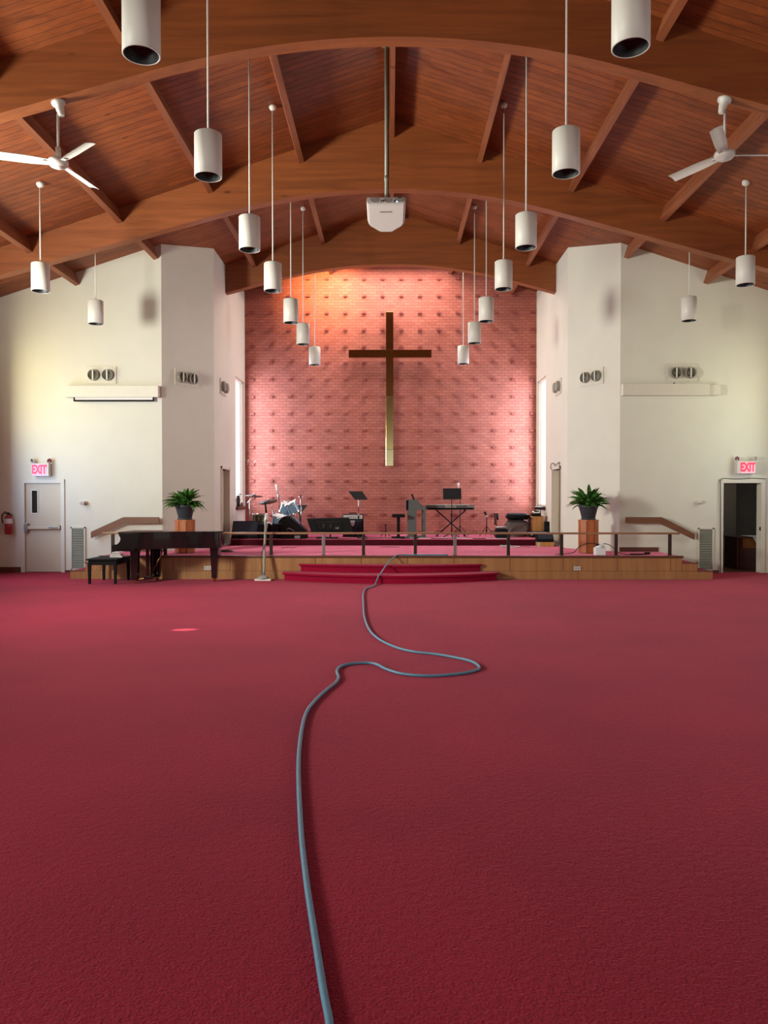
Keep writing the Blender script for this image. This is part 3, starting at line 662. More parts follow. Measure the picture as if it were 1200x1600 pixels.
# ------------------------------------------------------------------ pendant lamps
def pendant(x, Y, zb, label, src=None):
    d, h = .30, .47
    loc = (x, Y, zb); rodtop = zc(x)
    t = thing('pendant_lamp', loc, label, 'pendant lamp', 'white cylinder pendant lamps'); r = d / 2
    mb = MB(); mb.lathe([(r - .012, .10), (r - .012, .002), (r - .006, 0), (r, .003), (r, h - .01), (r - .012, h), (0.001, h)], loc, 40, caps=False); obj('shade', mb, 'lamp', t)
    ins = MB().lathe([(r - .013, .003), (r - .02, .05), (r - .035, .1), (.001, .11)], loc, 32, caps=False); b = obj('baffle', ins, 'lamp_in', t)
    obj('bulb_lens', MB().lathe([(.001, .085), (.05, .09), (.085, .105)], loc, 24, caps=False), 'lamp_glass', b)
    obj('rod', MB().cyl((x, Y, zb + h), (x, Y, rodtop - .03), .011, seg=10), 'lamp', t)
    obj('collar', MB().lathe([(.03, h - .001), (.03, h + .02), (.014, h + .035)], loc, 16), 'lamp', t)
    tl = Vector((SLOPE * (1 if x > 0 else -1), 0, 1)).normalized()
    cz = rodtop - .0
    obj('canopy', MB().lathe([(.018, -.075), (.05, -.06), (.062, -.03), (.062, 0)], (x, Y, cz), 20, axis=tl), 'lamp', t)
    return t
order = ['nearest', 'second nearest', 'third nearest', 'fourth nearest', 'third farthest', 'second farthest', 'farthest']
for i, off in enumerate((386, 283, 219, 183, 155, 136, 118)):
    D = 2400 / off; pendant(-2.0, D, CAM_H + 3.53 + (.03 if i == 0 else 0), 'white cylinder pendant lamp, %s of the left inner row' % order[i])
for i, off in enumerate((386, 283, 219, 183, 155, 136, 118)):
    D = 2400 / off; pendant(1.92, D, CAM_H + 3.55 + (.05 if i == 0 else 0), 'white cylinder pendant lamp, %s of the right inner row' % order[i])
pendant(-5.96, 13.1, CAM_H + 3.53, 'white cylinder pendant lamp of the left outer row, nearer the left fan')
pendant(-5.96, 15.55, CAM_H + 3.53, 'white cylinder pendant lamp in front of the left cream wall')
pendant(6.0, 13.1, CAM_H + 3.61, 'white cylinder pendant lamp of the right outer row, nearer the right fan')
pendant(6.0, 15.55, CAM_H + 3.57, 'white cylinder pendant lamp in front of the right cream wall')

# ceiling fans
def fan(x, Y, zh, angs, label):
    zt0 = AZ - arch_drop(x); t = thing('ceiling_fan', (x, Y, zh), label, 'ceiling fan', 'three bladed ceiling fans')
    sl = Vector((.272 * (1 if x > 0 else -1), 0, 1)).normalized()
    obj('canopy', MB().lathe([(.03, -.2), (.035, -.19), (.05, -.12), (.055, -.06), (.085, -.04), (.09, 0)], (x, Y, zt0 + .012), 24, axis=sl), 'fan', t)
    obj('down_rod', MB().cyl((x, Y, zh + .1), (x, Y, zt0 - .15), .016, seg=12), 'fan', t)
    obj('coupling', MB().cyl((x, Y, zh + .05), (x, Y, zh + .2), .034, seg=16), 'fan', t)
    obj('motor', MB().lathe([(.001, -.075), (.055, -.07), (.06, -.06), (.1, -.05), (.125, -.02), (.13, .0), (.125, .03), (.09, .05), (.03, .06)], (x, Y, zh), 32, caps=False), 'fan', t)
    for a in angs:
        a = R(a); u = Vector((math.cos(a), math.sin(a), 0)); v = Vector((-math.sin(a), math.cos(a), 0)); mb = MB(); c = Vector((x, Y, zh))
        tilt = .30
        def P(s, w): 
            hw = .055 + .018 * min(1, s * 3); ww = (w - .5) * 2 * hw
            return c + u * (.12 + .72 * s) + v * ww + Vector((0, 0, ww * tilt + .012 * (1 - (2 * w - 1) ** 2)))
        mb.grid(P, 8, 4); mb.grid(lambda s, w: P(s, w) - Vector((0, 0, .006)), 8, 4)
        b = obj('blade', mb, 'fan', t); obj('blade_arm', MB().box(c + u * .13 + Vector((0, 0, -.002)), (.12, .05, .012), rot=(0, 0, a), bev=.003), 'fan', b)
    return t
fan(X(95, 10.11), 10.11, CAM_H + 4.40, (-41, 79, 199), 'white three bladed ceiling fan on the left side')
fan(X(1128, 10.11), 10.11, CAM_H + 4.47, (0, 120, 240), 'white three bladed ceiling fan on the right side')

# ------------------------------------------------------------------ projector on its pole
pj = thing('projector', (X(604, 12.4), 12.4, 6.2), 'white ceiling projector hung on a grey pole below the ridge', 'projector')
x = X(603.5, 12.4); tl = R(-33)
pc = at(603.5, 336, 12.45)
rm = Euler((tl, 0, 0)).to_matrix()
def L(lx, ly, lz): return pc + rm @ Vector((lx, ly, lz))
W2, D2, H2 = .31, .27, .085
poly = [(-W2, -D2), (W2, -D2), (W2 - .01, D2 * .35), (W2 - .03, D2 * .55), (.1, D2), (-.1, D2), (-W2 + .03, D2 * .55), (-W2 + .01, D2 * .35)]
b = bmesh.new(); lo = [b.verts.new((p[0] * .93, p[1] * .97, -H2)) for p in poly]; md = [b.verts.new((p[0], p[1], -H2 * .4)) for p in poly]; hi = [b.verts.new((p[0], p[1], H2)) for p in poly]
b.faces.new(lo); b.faces.new(hi[::-1])
for A_, B_ in ((lo, md), (md, hi)):
    for i in range(8): b.faces.new((A_[i], A_[(i + 1) % 8], B_[(i + 1) % 8], B_[i]))
bmesh.ops.bevel(b, geom=b.edges[:], offset=.012, segments=2, affect='EDGES')
mb = MB(); mb._add(b, Matrix.Translation(pc) @ rm.to_4x4()); body = obj('body', mb, 'plastic', pj)
for lx in (-.19, .02):
    mb = MB(); mb.cyl(L(lx, -D2 - .004, .01), L(lx, -D2 + .003, .01), .066, seg=24); obj('speaker_grille', mb, 'greyplastic', body)
mb = MB(); mb.box(L(.2, -D2 - .001, .02), (.14, .008, .12), rot=(tl, 0, 0)); obj('connector_panel', mb, 'greyplastic', body)
mb = MB(); mb.box(L(.21, -D2 - .006, .06), (.055, .006, .018), rot=(tl, 0, 0)); mb.box(L(.13, -D2 - .006, -.03), (.018, .006, .03), rot=(tl, 0, 0)); mb.box(L(-.075, -D2 - .006, -.02), (.014, .006, .04), rot=(tl, 0, 0)); mb.box(L(-.045, -D2 - .006, -.02), (.014, .006, .04), rot=(tl, 0, 0)); obj('ports', mb, 'black', body)
obj('indicator_light', MB().box(L(.17, -D2 - .006, -.035), (.02, .006, .02), rot=(tl, 0, 0)), 'led', body)
mb = MB().text('PANASONIC', L(0, -.12, -H2 - .0015), .036, rot=(180 + math.degrees(tl), 0, 0), ext=.001); obj('lettering', mb, 'ink', body)
top = L(0, -.1, H2); zr = RIDGE - .03
obj('pole', MB().cyl((top.x, top.y, top.z), (top.x, top.y, zr), .026, seg=16), 'grille', pj)
obj('pole_coupler', MB().cyl((top.x, top.y, top.z + .4), (top.x, top.y, top.z + .48), .032, seg=16), 'grille', pj)
obj('ceiling_flange', MB().cyl((top.x, top.y, zr - .02), (top.x, top.y, zr), .09, seg=24), 'grille', pj)
obj('mount_bracket', MB().box(L(0, -.05, H2 + .02), (.3, .2, .03), rot=(tl, 0, 0)), 'grille', pj)
obj('power_cable', MB().tube([(top.x + .035, top.y, zr), (top.x + .033, top.y, zr - 1), (top.x + .036, top.y, top.z + .7), (top.x + .03, top.y, top.z + .05), L(.08, -.1, H2)], .009, 6, sub=6), 'cable', pj)

# ------------------------------------------------------------------ cross
YX = 21.93; t = thing('wall_cross', (X(608.5, YX), YX, Z(728, YX)), 'large polished bronze cross hung on the brick wall', 'cross')
x0, x1 = X(603, YX), X(614.5, YX); zt1, zb1, zm1, zm2 = Z(487, YX), Z(728, YX), Z(618, YX), Z(702, YX)
obj('upright', MB().bx(x0, x1, YX, YX + .12, zm1, zt1, bev=.004), 'brass', t)
obj('lower_upright', MB().bx(x0, x1, YX, YX + .12, zm2, zm1 - .004, bev=.004), 'reflection_bronze', t)
o = obj('foot_piece', MB().bx(x0, x1, YX, YX + .12, zb1, zm2 - .004, bev=.004), 'reflection_brass', t)
obj('crossbar', MB().bx(X(545, YX), X(674, YX), YX - .006, YX + .114, Z(558.5, YX), Z(546.5, YX), bev=.004), 'brass', t)
for zz in (zt1 - .5, zb1 + .5, Z(552, YX)): obj('wall_mount', MB().cyl(((x0 + x1) / 2, YX + .11, zz), ((x0 + x1) / 2, YE, zz), .03), 'bronze_post', t)

# ------------------------------------------------------------------ plants and pedestals
def leafmesh(mb, base, az, L_, el, wid, droop, roll=0):
    u = Vector((math.cos(az), math.sin(az), 0)); sd = Vector((-math.sin(az), math.cos(az), 0)); sd = sd * math.cos(roll) + (u * -math.sin(el) + Vector((0, 0, math.cos(el)))) * math.sin(roll); n = 7; pts = []; p = Vector(base); ang = el
    for i in range(n + 1):
        s = i / n; pts.append(p.copy()); p = p + (u * math.cos(ang) + Vector((0, 0, math.sin(ang)))) * (L_ / n); ang -= droop / n
    rows_ = []
    for i, q in enumerate(pts):
        s = i / n; w_ = .006 if s < .3 else wid * math.sin(math.pi * min(1, (s - .28) / .74)) ** .8 + .002
        rows_.append([mb.bm.verts.new(q + sd * w_ * k + Vector((0, 0, abs(k) * w_ * .35))) for k in (-1, 0, 1)])
    for a, b in zip(rows_, rows_[1:]):
        for k in (0, 1): f = mb.bm.faces.new((a[k], a[k + 1], b[k + 1], b[k])); f.smooth = True
def plant_set(px, nm, seed):
    Y = 16.62; xc = X(px, Y); rnd = random.Random(seed); z0 = ST; zt2 = 1.22 if True else 0
    zt2 = Z(812, Y)
    t = thing('plant_pedestal', (xc, Y, z0), 'octagonal orange brown wooden pedestal under the %s potted plant' % nm, 'pedestal', 'wooden plant pedestals')
    r = .215
    oc = lambda rr, z: [(xc + rr * math.cos(R(22.5 + 45 * k)), Y + rr * math.sin(R(22.5 + 45 * k)), z) for k in range(8)]
    obj('core', MB().prism(oc(r - .02, z0 + .005), (0, 0, zt2 - z0 - .02)), 'dark_base', t)
    for k in range(8):
        a = R(45 * k); c = Vector((xc + (r * math.cos(R(22.5)) - .008) * math.cos(a), Y + (r * math.cos(R(22.5)) - .008) * math.sin(a), (z0 + zt2) / 2))
        obj('stave', MB().box(c, (.02, .148, zt2 - z0 - .03), rot=(0, 0, a), bev=.003), 'pedestal', t)
    obj('pedestal_top', MB().prism(oc(r + .008, zt2 - .02), (0, 0, .02)), 'pedestal', t)
    t = thing('potted_plant', (xc, Y, zt2), 'bushy green peace lily in a charcoal pot on the %s pedestal' % nm, 'plant', 'potted plants on pedestals')
    obj('saucer', MB().lathe([(.001, 0), (.15, 0), (.165, .03), (.155, .03), (.14, .01)], (xc, Y, zt2 + .001), 32, caps=False), 'pot', t)
    pz = zt2 + .015; obj('pot', MB().lathe([(.001, 0), (.13, 0), (.14, .01), (.195, .24), (.205, .25), (.215, .255), (.215, .295), (.2, .295), (.19, .24), (.001, .24)], (xc, Y, pz), 36, caps=False), 'pot', t)
    obj('soil', MB().cyl((xc, Y, pz + .24), (xc, Y, pz + .26), .188, seg=28), 'soil', t)
    mb = MB()
    for i in range(125):
        az = rnd.uniform(0, 2 * math.pi); e = rnd.random(); el = R(88 - 62 * e); L_ = rnd.uniform(.36, .56) * (1 - .1 * e)
        b0 = (xc + .07 * math.cos(az) * rnd.random(), Y + .07 * math.sin(az) * rnd.random(), pz + .25)
        leafmesh(mb, b0, az, L_, el, rnd.uniform(.03, .046), R(rnd.uniform(40, 105)), rnd.uniform(-.9, .9))
    o = obj('foliage', mb, 'leaf', t); o['kind'] = 'stuff'
plant_set(289, 'left', 3); plant_set(919.5, 'right', 5)

# white jug on the stage
p = at(937, 867, 15.98); x, y = p.x, 15.98; t = thing('plastic_jug', (x, y, ST), 'white plastic jug with black cap on the stage edge', 'jug')
mb = MB().box((x, y, ST + .086), (.23, .15, .17), bev=.025); mb.cyl((x, y, ST + .165), (x, y, ST + .215), .1, .05, seg=20); obj('body', mb, 'jug', t)
obj('handle', MB().tube([(x + .09, y, ST + .15), (x + .085, y, ST + .22), (x + .03, y, ST + .235), (x, y, ST + .2)], .015, 8, sub=4), 'jug', t)
obj('cap', MB().cyl((x - .04, y, ST + .2), (x - .05, y, ST + .24), .035), 'black', t)
pts = [Vector((X(a, 15.99), 16.02, Z(b, 16.0))) for a, b in ((868, 866), (895, 864), (905, 855), (917, 849.5), (929, 849))]
pts = [Vector((q.x, q.y, max(q.z, ST + .012))) for q in pts]
tag(obj('spray_hose', MB().tube(pts + [Vector((x - .05, 16.0, ST + .235))], .008, 6, sub=5), 'cable', loc=pts[2]), 'thin dark tube leading from the left to the white jug', 'hose')
pts = [Vector((X(a, 16.05), 16.05, max(Z(b, 16.05), ST + .01))) for a, b in ((941, 849.5), (949, 850), (958, 855), (966, 863), (985, 867), (1015, 866))]
tag(obj('spray_hose', MB().tube(pts, .008, 6, sub=5), 'cable', loc=pts[2]), 'thin dark tube arching from the jug to the right', 'hose')
t = thing('spray_wand', (X(1010, 16.2), 16.2, ST), 'black spray wand lying on the stage floor at far right', 'spray wand')
obj('wand', MB().cyl((X(985, 16.2), 16.2, ST + .015), (X(1015, 16.2), 16.2, ST + .015), .01), 'black', t); obj('handle', MB().box((X(1012, 16.2), 16.2, ST + .03), (.12, .04, .04), bev=.01), 'black', t)

# long blue-grey hose on the carpet
HP = [(522, 1680), (515, 1600), (505, 1545), (490, 1450), (478, 1370), (470, 1290), (466.5, 1200), (470, 1150), (478, 1115), (492, 1095), (510, 1078), (524, 1067), (529, 1058), (526.5, 1048), (535, 1040), (560, 1036), (585, 1037), (605, 1046), (630, 1053), (670, 1056), (715, 1053), (741, 1048), (749, 1042.5), (738, 1034), (715, 1028), (680, 1022), (645, 1018), (615, 1010), (590, 997), (576, 982), (569, 962), (568, 945), (567.5, 930), (571, 920), (583, 916)]
hr = .0135; pts = [atz(a, b, hr) for a, b in HP]; pts = [Vector((q.x, q.y, hr)) for q in pts]
pts += [Vector((X(588, 14.75), 14.74, .05)), Vector((X(592, 14.8), 14.78, .175)), Vector((X(594, 14.82), 14.83, .187)), Vector((X(599, 15.05), 15.05, .262)), Vector((X(604.5, 15.27), 15.27, .345)), Vector((X(613, 15.55), 15.55, .43)), Vector((X(621, 15.67), 15.67, ST + .024)), Vector((X(634, 15.75), 15.74, ST + .027)), Vector((X(665, 15.75), 15.74, ST + .027)), Vector((X(700, 15.74), 15.74, ST + .027))]
tag(obj('floor_hose', MB().tube(pts, hr, 10, sub=6), 'hose', loc=pts[10]), 'long blue grey hose snaking over the red carpet and up the steps', 'hose')

# ------------------------------------------------------------------ grand piano (keyboard towards the left wall)
KX, TX, Y0, Y1 = X(181, 14.95), X(347, 15.2), 14.72, 15.62
GZ = 1.005
pn = thing('grand_piano', ((KX + TX) / 2, 15.2, 0), 'closed black grand piano in front of the stage on the left', 'piano')
def pia(x0):        # plan outline from x0 to tail: straight far side, bent near side
    s = [(x0, Y0), (KX + .55, Y0), (KX + .74, Y0 + .04), (KX + .92, Y0 + .15), (KX + 1.1, Y0 + .26), (KX + 1.35, Y0 + .31), (TX - .35, Y0 + .30), (TX - .12, Y0 + .34), (TX - .02, Y0 + .45), (TX, Y0 + .6), (TX - .05, Y1 - .12), (TX - .18, Y1 - .02), (TX - .35, Y1), (x0, Y1)]
    return [(p.x, p.y) for p in spline([Vector((a, b, 0)) for a, b in s], 4)]
c0 = KX + .14
mb = MB(); mb.prism([(a, b, GZ - .33) for a, b in pia(c0 + .22)], (0, 0, .305))
rim = obj('rim', mb, 'piano', pn)
mb = MB(); mb.prism([(a, b, GZ - .022) for a, b in pia(c0 - .02)], (0, 0, .022)); obj('lid', mb, 'piano', pn)
# cheeks with the curved profile, key bed, fall board
prof = [(KX, GZ - .37), (KX, GZ - .27), (KX + .02, GZ - .245), (KX + .10, GZ - .235), (KX + .14, GZ - .2), (KX + .165, GZ - .15), (KX + .16, GZ - .1), (KX + .135, GZ - .06), (KX + .13, GZ - .024), (c0 + .3, GZ - .024), (c0 + .3, GZ - .37)]
for y in (Y0, Y1 - .05): obj('cheek', MB().prism([(a, y, b) for a, b in prof], (0, .05, 0)), 'piano', pn)
obj('key_bed', MB().bx(KX + .01, c0 + .3, Y0 + .05, Y1 - .05, GZ - .37, GZ - .3), 'piano', pn)
kb = obj('keyboard', MB().bx(KX + .03, KX + .18, Y0 + .08, Y1 - .08, GZ - .3, GZ - .275), 'keys', pn)
obj('fall_board', MB().box((c0 + .1, (Y0 + Y1) / 2, GZ - .18), (.03, Y1 - Y0 - .12, .24), rot=(0, R(15), 0)), 'piano', pn)
for lx, ly in ((X(212, 14.9), Y0 + .13), (X(246, 15.5), Y1 - .15), (X(337, 15.3), 15.2)):
    lg = MB(); lg.prism([(lx - .085, ly - .06, GZ - .33), (lx + .085, ly - .06, GZ - .33), (lx + .075, ly - .06, GZ - .45), (lx + .05, ly - .06, .07), (lx - .05, ly - .06, .07), (lx - .075, ly - .06, GZ - .45)], (0, .12, 0))
    o = obj('leg', lg, 'piano', pn); obj('caster', MB().cyl((lx, ly - .02, .035), (lx, ly + .02, .035), .034), 'brass', o)
lx = X(232, 15.1); ly = (Y0 + Y1) / 2
ly_ = MB().bx(lx - .03, lx + .03, ly - .16, ly - .12, .1, GZ - .35).bx(lx - .03, lx + .03, ly + .12, ly + .16, .1, GZ - .35).bx(lx - .06, lx + .06, ly - .2, ly + .2, .07, .12); lr = obj('pedal_lyre', ly_, 'piano', pn)
for k in (-1, 0, 1): obj('pedal', MB().box((lx - .12, ly + k * .08, .06), (.16, .025, .012), bev=.004), 'brass', lr)
obj('lyre_brace', MB().cyl((lx + .28, ly, GZ - .35), (lx + .03, ly, .14), .01), 'brass', lr)
# bench
BX, BY = X(160, 15.0) , 15.12
t = thing('piano_bench', (X(166, 15.1), 15.15, 0), 'black wooden piano bench at the keyboard end', 'bench')
mb = MB(); cx, cy = X(169, 15.1), 15.15; hx, hy = .30, .42
mb.box((cx, cy, .47), (2 * hx, 2 * hy, .035), bev=.006); obj('seat', mb, 'bench_black', t)
obj('apron', MB().box((cx, cy, .41), (2 * hx - .06, 2 * hy - .06, .09)), 'bench_black', t)
for sx in (-1, 1):
    for sy in (-1, 1):
        x_, y_ = cx + sx * (hx - .05), cy + sy * (hy - .05); a, b2 = .03, .018
        obj('leg', MB().prism([(x_ - a, y_ - a, .42), (x_ + a, y_ - a, .42), (x_ + b2, y_ - a, 0), (x_ - b2, y_ - a, 0)], (0, .05, 0)), 'bench_black', t)
for i, (px, w_, c_) in enumerate(((184, .26, 'plastic'), (182, .2, 'label'), (181, .15, 'plastic'))):
    tag(obj('hymn_book', MB().box((X(px, 15.2), 15.2, .502 + i * .034), (w_, .18, .03), rot=(0, 0, R(12 * i - 8)), bev=.004), c_, loc=(X(px, 15.2), 15.2, .487 + i * .034)), ['white book lying on the piano bench, bottom of the pile', 'grey book in the middle of the pile on the piano bench', 'small white book on top of the pile on the piano bench'][i], 'book', 'books on the piano bench')

# ------------------------------------------------------------------ steam mop leaning at the stage
Ym = 15.45; b0 = at(411.5, 901, 15.42); b0 = Vector((b0.x, 15.42, 0))
t = thing('steam_mop', b0, 'upright steam mop with pale handle leaning on the altar rail', 'mop')
def PM(px, py, y): return at(px, py, y)
tp = PM(416, 812, 15.66)
obj('mop_pad', MB().box((b0.x, b0.y - .02, .02), (.33, .16, .04), bev=.012), 'cloth', t)
obj('mop_head', MB().lathe([(.12, .0), (.1, .035), (.04, .07)], (b0.x, b0.y, .04), 20), 'greyplastic', t)
obj('shaft', MB().tube([(b0.x, b0.y, .08), (b0.x + .01, 15.46, .22), PM(413, 857, 15.55), tp], [.03, .026, .022, .028], 12), 'grille', t)
obj('steam_tank', MB().tube([PM(415.5, 824, 15.66), PM(416, 812, 15.68), PM(416.5, 803, 15.68)], [.03, .045, .03], 14), 'plastic', t)
obj('grip', MB().tube([PM(416, 801, 15.68), PM(415, 792, 15.69), PM(414.5, 784, 15.7)], [.022, .018, .02], 10), 'black', t)
obj('cord_hook', MB().tube([PM(416, 817, 15.64), PM(421, 816, 15.62), PM(425, 820, 15.62)], .012, 8), 'plastic', t)
obj('collar', MB().cyl(PM(415, 834.5, 15.62), PM(415, 837, 15.62), .035), 'black', t)
obj('power_cord', MB().tube([PM(413.5, 850, 15.52), PM(408, 868, 15.5), PM(409, 885, 15.45), (b0.x - .03, 15.42, .08)], .008, 6, sub=5), 'cable', t)

# ------------------------------------------------------------------ stage equipment (on the upper deck, z = DK)
def wedge(name, px0, px1, Y, pytop, pybot, dep, label, z0=DK, face='blackcloth', rz=0, group='floor wedge monitors', lean=.5):
    x0, x1 = X(px0, Y), X(px1, Y); h = Z(pytop, Y) - z0; w_ = x1 - x0; c = Vector(((x0 + x1) / 2, Y + dep / 2, z0))
    t = thing(name, c, label, 'stage monitor', group); q = Matrix.Rotation(rz, 3, 'Z')
    P = lambda a, b, cc: c + q @ Vector((a, b, cc))
    prf = [(-dep / 2, 0), (-dep / 2, .06), (-dep / 2 + dep * lean, h), (dep / 2, h * .9), (dep / 2 - .03, 0)]
    mb = MB(); mb.prism([P(-w_ / 2, a, b) for a, b in prf], q @ Vector((w_, 0, 0))); obj('cabinet', mb, 'black', t)
    a0, b0_ = prf[1]; a1, b1_ = prf[2]; n = Vector((0, -(b1_ - b0_), a1 - a0)).normalized() * .008
    def G(u, v): return P(-w_ / 2 + .025 + (w_ - .05) * u, a0 + (a1 - a0) * (.06 + .88 * v) + n.y, b0_ + (b1_ - b0_) * (.06 + .88 * v) + n.z)
    mb = MB(); mb.prism([G(0, 0), G(1, 0), G(1, 1), G(0, 1)], q @ Vector((0, -n.y * .9, -n.z * .9))); obj('grille', mb, face, t)
    return t
wedge('stage_monitor', 361, 402.5, 19.5, 814.5, 843, .5, 'navy fronted wedge monitor at the left end of the deck', face='navy')
tm = thing('stage_monitor', (X(458, 19.5), 19.75, DK), 'black wedge monitor turned side on in front of the bass drum', 'stage monitor', 'floor wedge monitors')
pr = [(437.5, 843.5), (438.5, 824), (446, 806.5), (448, 806.5), (478.5, 832), (477.5, 843.5)]
pw = [at(a, b, 19.5) for a, b in pr]
for q in (pw[0], pw[-1]): q.z = DK + .001
obj('cabinet', MB().prism(pw, (0, .5, 0)), 'black', tm)
obj('grille', MB().prism([pw[3] + Vector((.03, .03, -.015)), pw[4] + Vector((-.03, .03, .04)), pw[4] + Vector((-.03, .47, .04)), pw[3] + Vector((.03, .47, -.015))], (.012, 0, .015)), 'blackcloth', tm)
obj('carry_handle', MB().tube([at(448, 828, 19.49), at(451, 825.5, 19.47), at(455, 827, 19.47), at(460, 830, 19.49)], .009, 6, sub=3), 'greyplastic', tm)
sp_ = at(464.5, 839, 19.49); obj('socket_plate', MB().bx(sp_.x - .07, sp_.x + .07, 19.485, 19.499, sp_.z - .035, sp_.z + .035), 'greyplastic', tm)
# squat black cabinets
for k, (a, b, lab) in enumerate(((403, 421, 'squat black speaker cabinet right of the navy monitor'), (421.3, 437, 'squat black speaker cabinet behind the mop handle'))):
    x0, x1 = X(a, 19.6), X(b, 19.6); zt3 = Z(818.5, 19.6); t = thing('speaker_cabinet', ((x0 + x1) / 2, 19.8, DK), lab, 'speaker', 'black cabinets by the drums')
    obj('cabinet', MB().bx(x0, x1 - .005, 19.6, 20.1, DK, zt3, bev=.01), 'black', t); obj('grille', MB().bx(x0 + .02, x1 - .03, 19.592, 19.6, DK + .05, zt3 - .02), 'blackcloth', t)
# drum kit
YD = 20.7
def drum(name, c, r, h, axis, shell, label, parent=None, front=None):
    ax = Vector(axis).normalized(); c = Vector(c)
    mb = MB(); mb.lathe([(r, -h / 2), (r, h / 2)], c, 32, axis=ax, caps=False)
    t = thing(name, c, label, 'drum', 'drum kit pieces') if parent is None else parent
    s = obj('shell', mb, shell, t)
    for s_ in (-1, 1):
        obj('hoop', MB().lathe([(r + .012, -.015), (r + .012, .015), (r, .015), (r, -.015)], c + ax * (s_ * h / 2), 32, axis=ax, caps=False), 'chrome', t)
        obj('drum_head', MB().cyl(c + ax * (s_ * h / 2 - .002), c + ax * (s_ * h / 2 + .002), r - .002, seg=32), (front if front else 'drumhead'), t)
    qm = ax.to_track_quat('Z', 'Y').to_matrix()
    for k in range(6):
        a = k * math.pi / 3; d_ = qm @ Vector((math.cos(a), math.sin(a), 0)); obj('lug', MB().cyl(c + d_ * (r + .012) - ax * h * .42, c + d_ * (r + .012) + ax * h * .42, .007, seg=6), 'chrome', t)
    return t
p = at(451, 832, 20.45); bd = drum('bass_drum', (p.x, 20.45, DK + .29), .27, .4, (0, -1, 0), 'blue_drum', 'bass drum with black front head behind the turned wedge', front='black')
mb = MB().text('DW', (p.x, 20.245, DK + .42), .09, ext=.002); obj('lettering', mb, 'label', bd)
for s_ in (-1, 1): obj('spur', MB().cyl((p.x + s_ * .22, 20.35, DK + .2), (p.x + s_ * .34, 20.25, DK + .005), .01), 'chrome', bd)
p = at(440, 812, YD); drum('snare_drum', (p.x - .05, YD, p.z - .02), .2, .24, (.25, -.25, 1), 'blue_drum', 'pale blue drum low beside the bass drum')
for k in range(3): pass
def legs3(t, c, zc_, spread=.25, mat='chrome'):
    for k in range(3):
        a = R(90 + 120 * k); obj('leg', MB().tube([(c[0], c[1], zc_), (c[0] + spread * math.cos(a), c[1] + spread * math.sin(a), DK + .008)], .009, 6), mat, t)
sd_ = [o for o in bpy.data.objects if o.name == 'snare_drum'][0]; legs3(sd_, (p.x - .05, YD), p.z - .14, .16)
p = at(452, 796, 20.55)
tt_ = drum('tom_drum', at(447.5, 794, 20.6), .16, .24, (.35, -.35, .9), 'blue_drum', 'small pale blue tom above the snare on the left'); c_ = origin(tt_)
obj('tom_arm', MB().cyl(c_ - Vector((0, 0, .1)), (X(449, 20.5), 20.5, DK + .5), .012), 'chrome', tt_)
tt_ = drum('tom_drum', at(456.5, 793, 20.5), .15, .27, (-.38, -.25, .9), 'blue_drum', 'tilted pale blue tom on the right over the bass drum'); c_ = origin(tt_)
obj('tom_arm', MB().cyl(c_ - Vector((0, 0, .1)), (X(452, 20.5), 20.5, DK + .5), .012), 'chrome', tt_)
p = at(406.5, 812, 20.4); ft = drum('floor_tom', (p.x, 20.4, DK + .42), .2, .38, (0, 0, 1), 'olive', 'olive floor tom with white head behind the black cabinets')
for k in range(3):
    a = R(30 + 120 * k); obj('leg', MB().cyl((p.x + .215 * math.cos(a), 20.4 + .215 * math.sin(a), DK + .55), (p.x + .225 * math.cos(a), 20.4 + .225 * math.sin(a), DK + .005), .008), 'chrome', ft)
def cymbal(c, r, tilt, label, base, elbow=None):
    c = Vector(c); ax = Vector(tilt).normalized(); t = thing('cymbal_stand', (base[0], base[1], DK), label, 'cymbal', 'cymbals on stands')
    obj('cymbal', MB().lathe([(.001, .035), (.035, .028), (.05, .008), (r, -.012), (r, -.016), (.05, .002), (.001, .02)], c, 36, axis=ax, caps=False), 'cymbal', t)
    obj('wing_nut', MB().cyl(c + ax * .02, c + ax * .07, .014), 'chrome', t)
    if elbow: e = Vector(elbow); obj('boom_arm', MB().cyl(e + (e - c) * .55, c, .009), 'chrome', t)
    else: e = c
    obj('tube', MB().cyl((base[0], base[1], DK + .25), (e.x, e.y, e.z), .013), 'chrome', t); legs3(t, base, DK + .3, .27)
    return t
cymbal(at(397, 774.5, 20.9), .24, (.08, -.12, 1), 'dark crash cymbal on a boom stand before the left window', (X(390, 20.9), 20.9), at(390, 782, 20.9))
cymbal(at(419, 783.5, 20.3), .25, (-.12, -.25, 1), 'bronze ride cymbal just behind the black mop grip', (X(427, 20.6), 20.6), at(427, 797, 20.5))
def straight_stand(name, px, Y, ptop, label, cat, group=None, r=.011, mat='chrome', clutch=True):
    x = X(px, Y); t = thing(name, (x, Y, DK), label, cat, group); zt4 = Z(ptop, Y)
    obj('tube', MB().cyl((x, Y, DK + .1), (x, Y, zt4), r), mat, t); legs3(t, (x, Y), DK + .28, .24, mat)
    return t, x, zt4
t, x, zt4 = straight_stand('hi_hat_stand', 470, 20.3, 775, 'bare hi hat stand with small felt seat right of the toms', 'stand', r=.016)
obj('cup', MB().cyl((x, 20.3, zt4 - .03), (x, 20.3, zt4 - .015), .06, seg=20), 'chrome', t); obj('felt', MB().cyl((x, 20.3, zt4 - .015), (x, 20.3, zt4 + .02), .025), 'black', t)
t, x, zt4 = straight_stand('thin_stand', 461.5, 21.0, 780, 'thin pale stand behind the tilted tom', 'stand', r=.009)
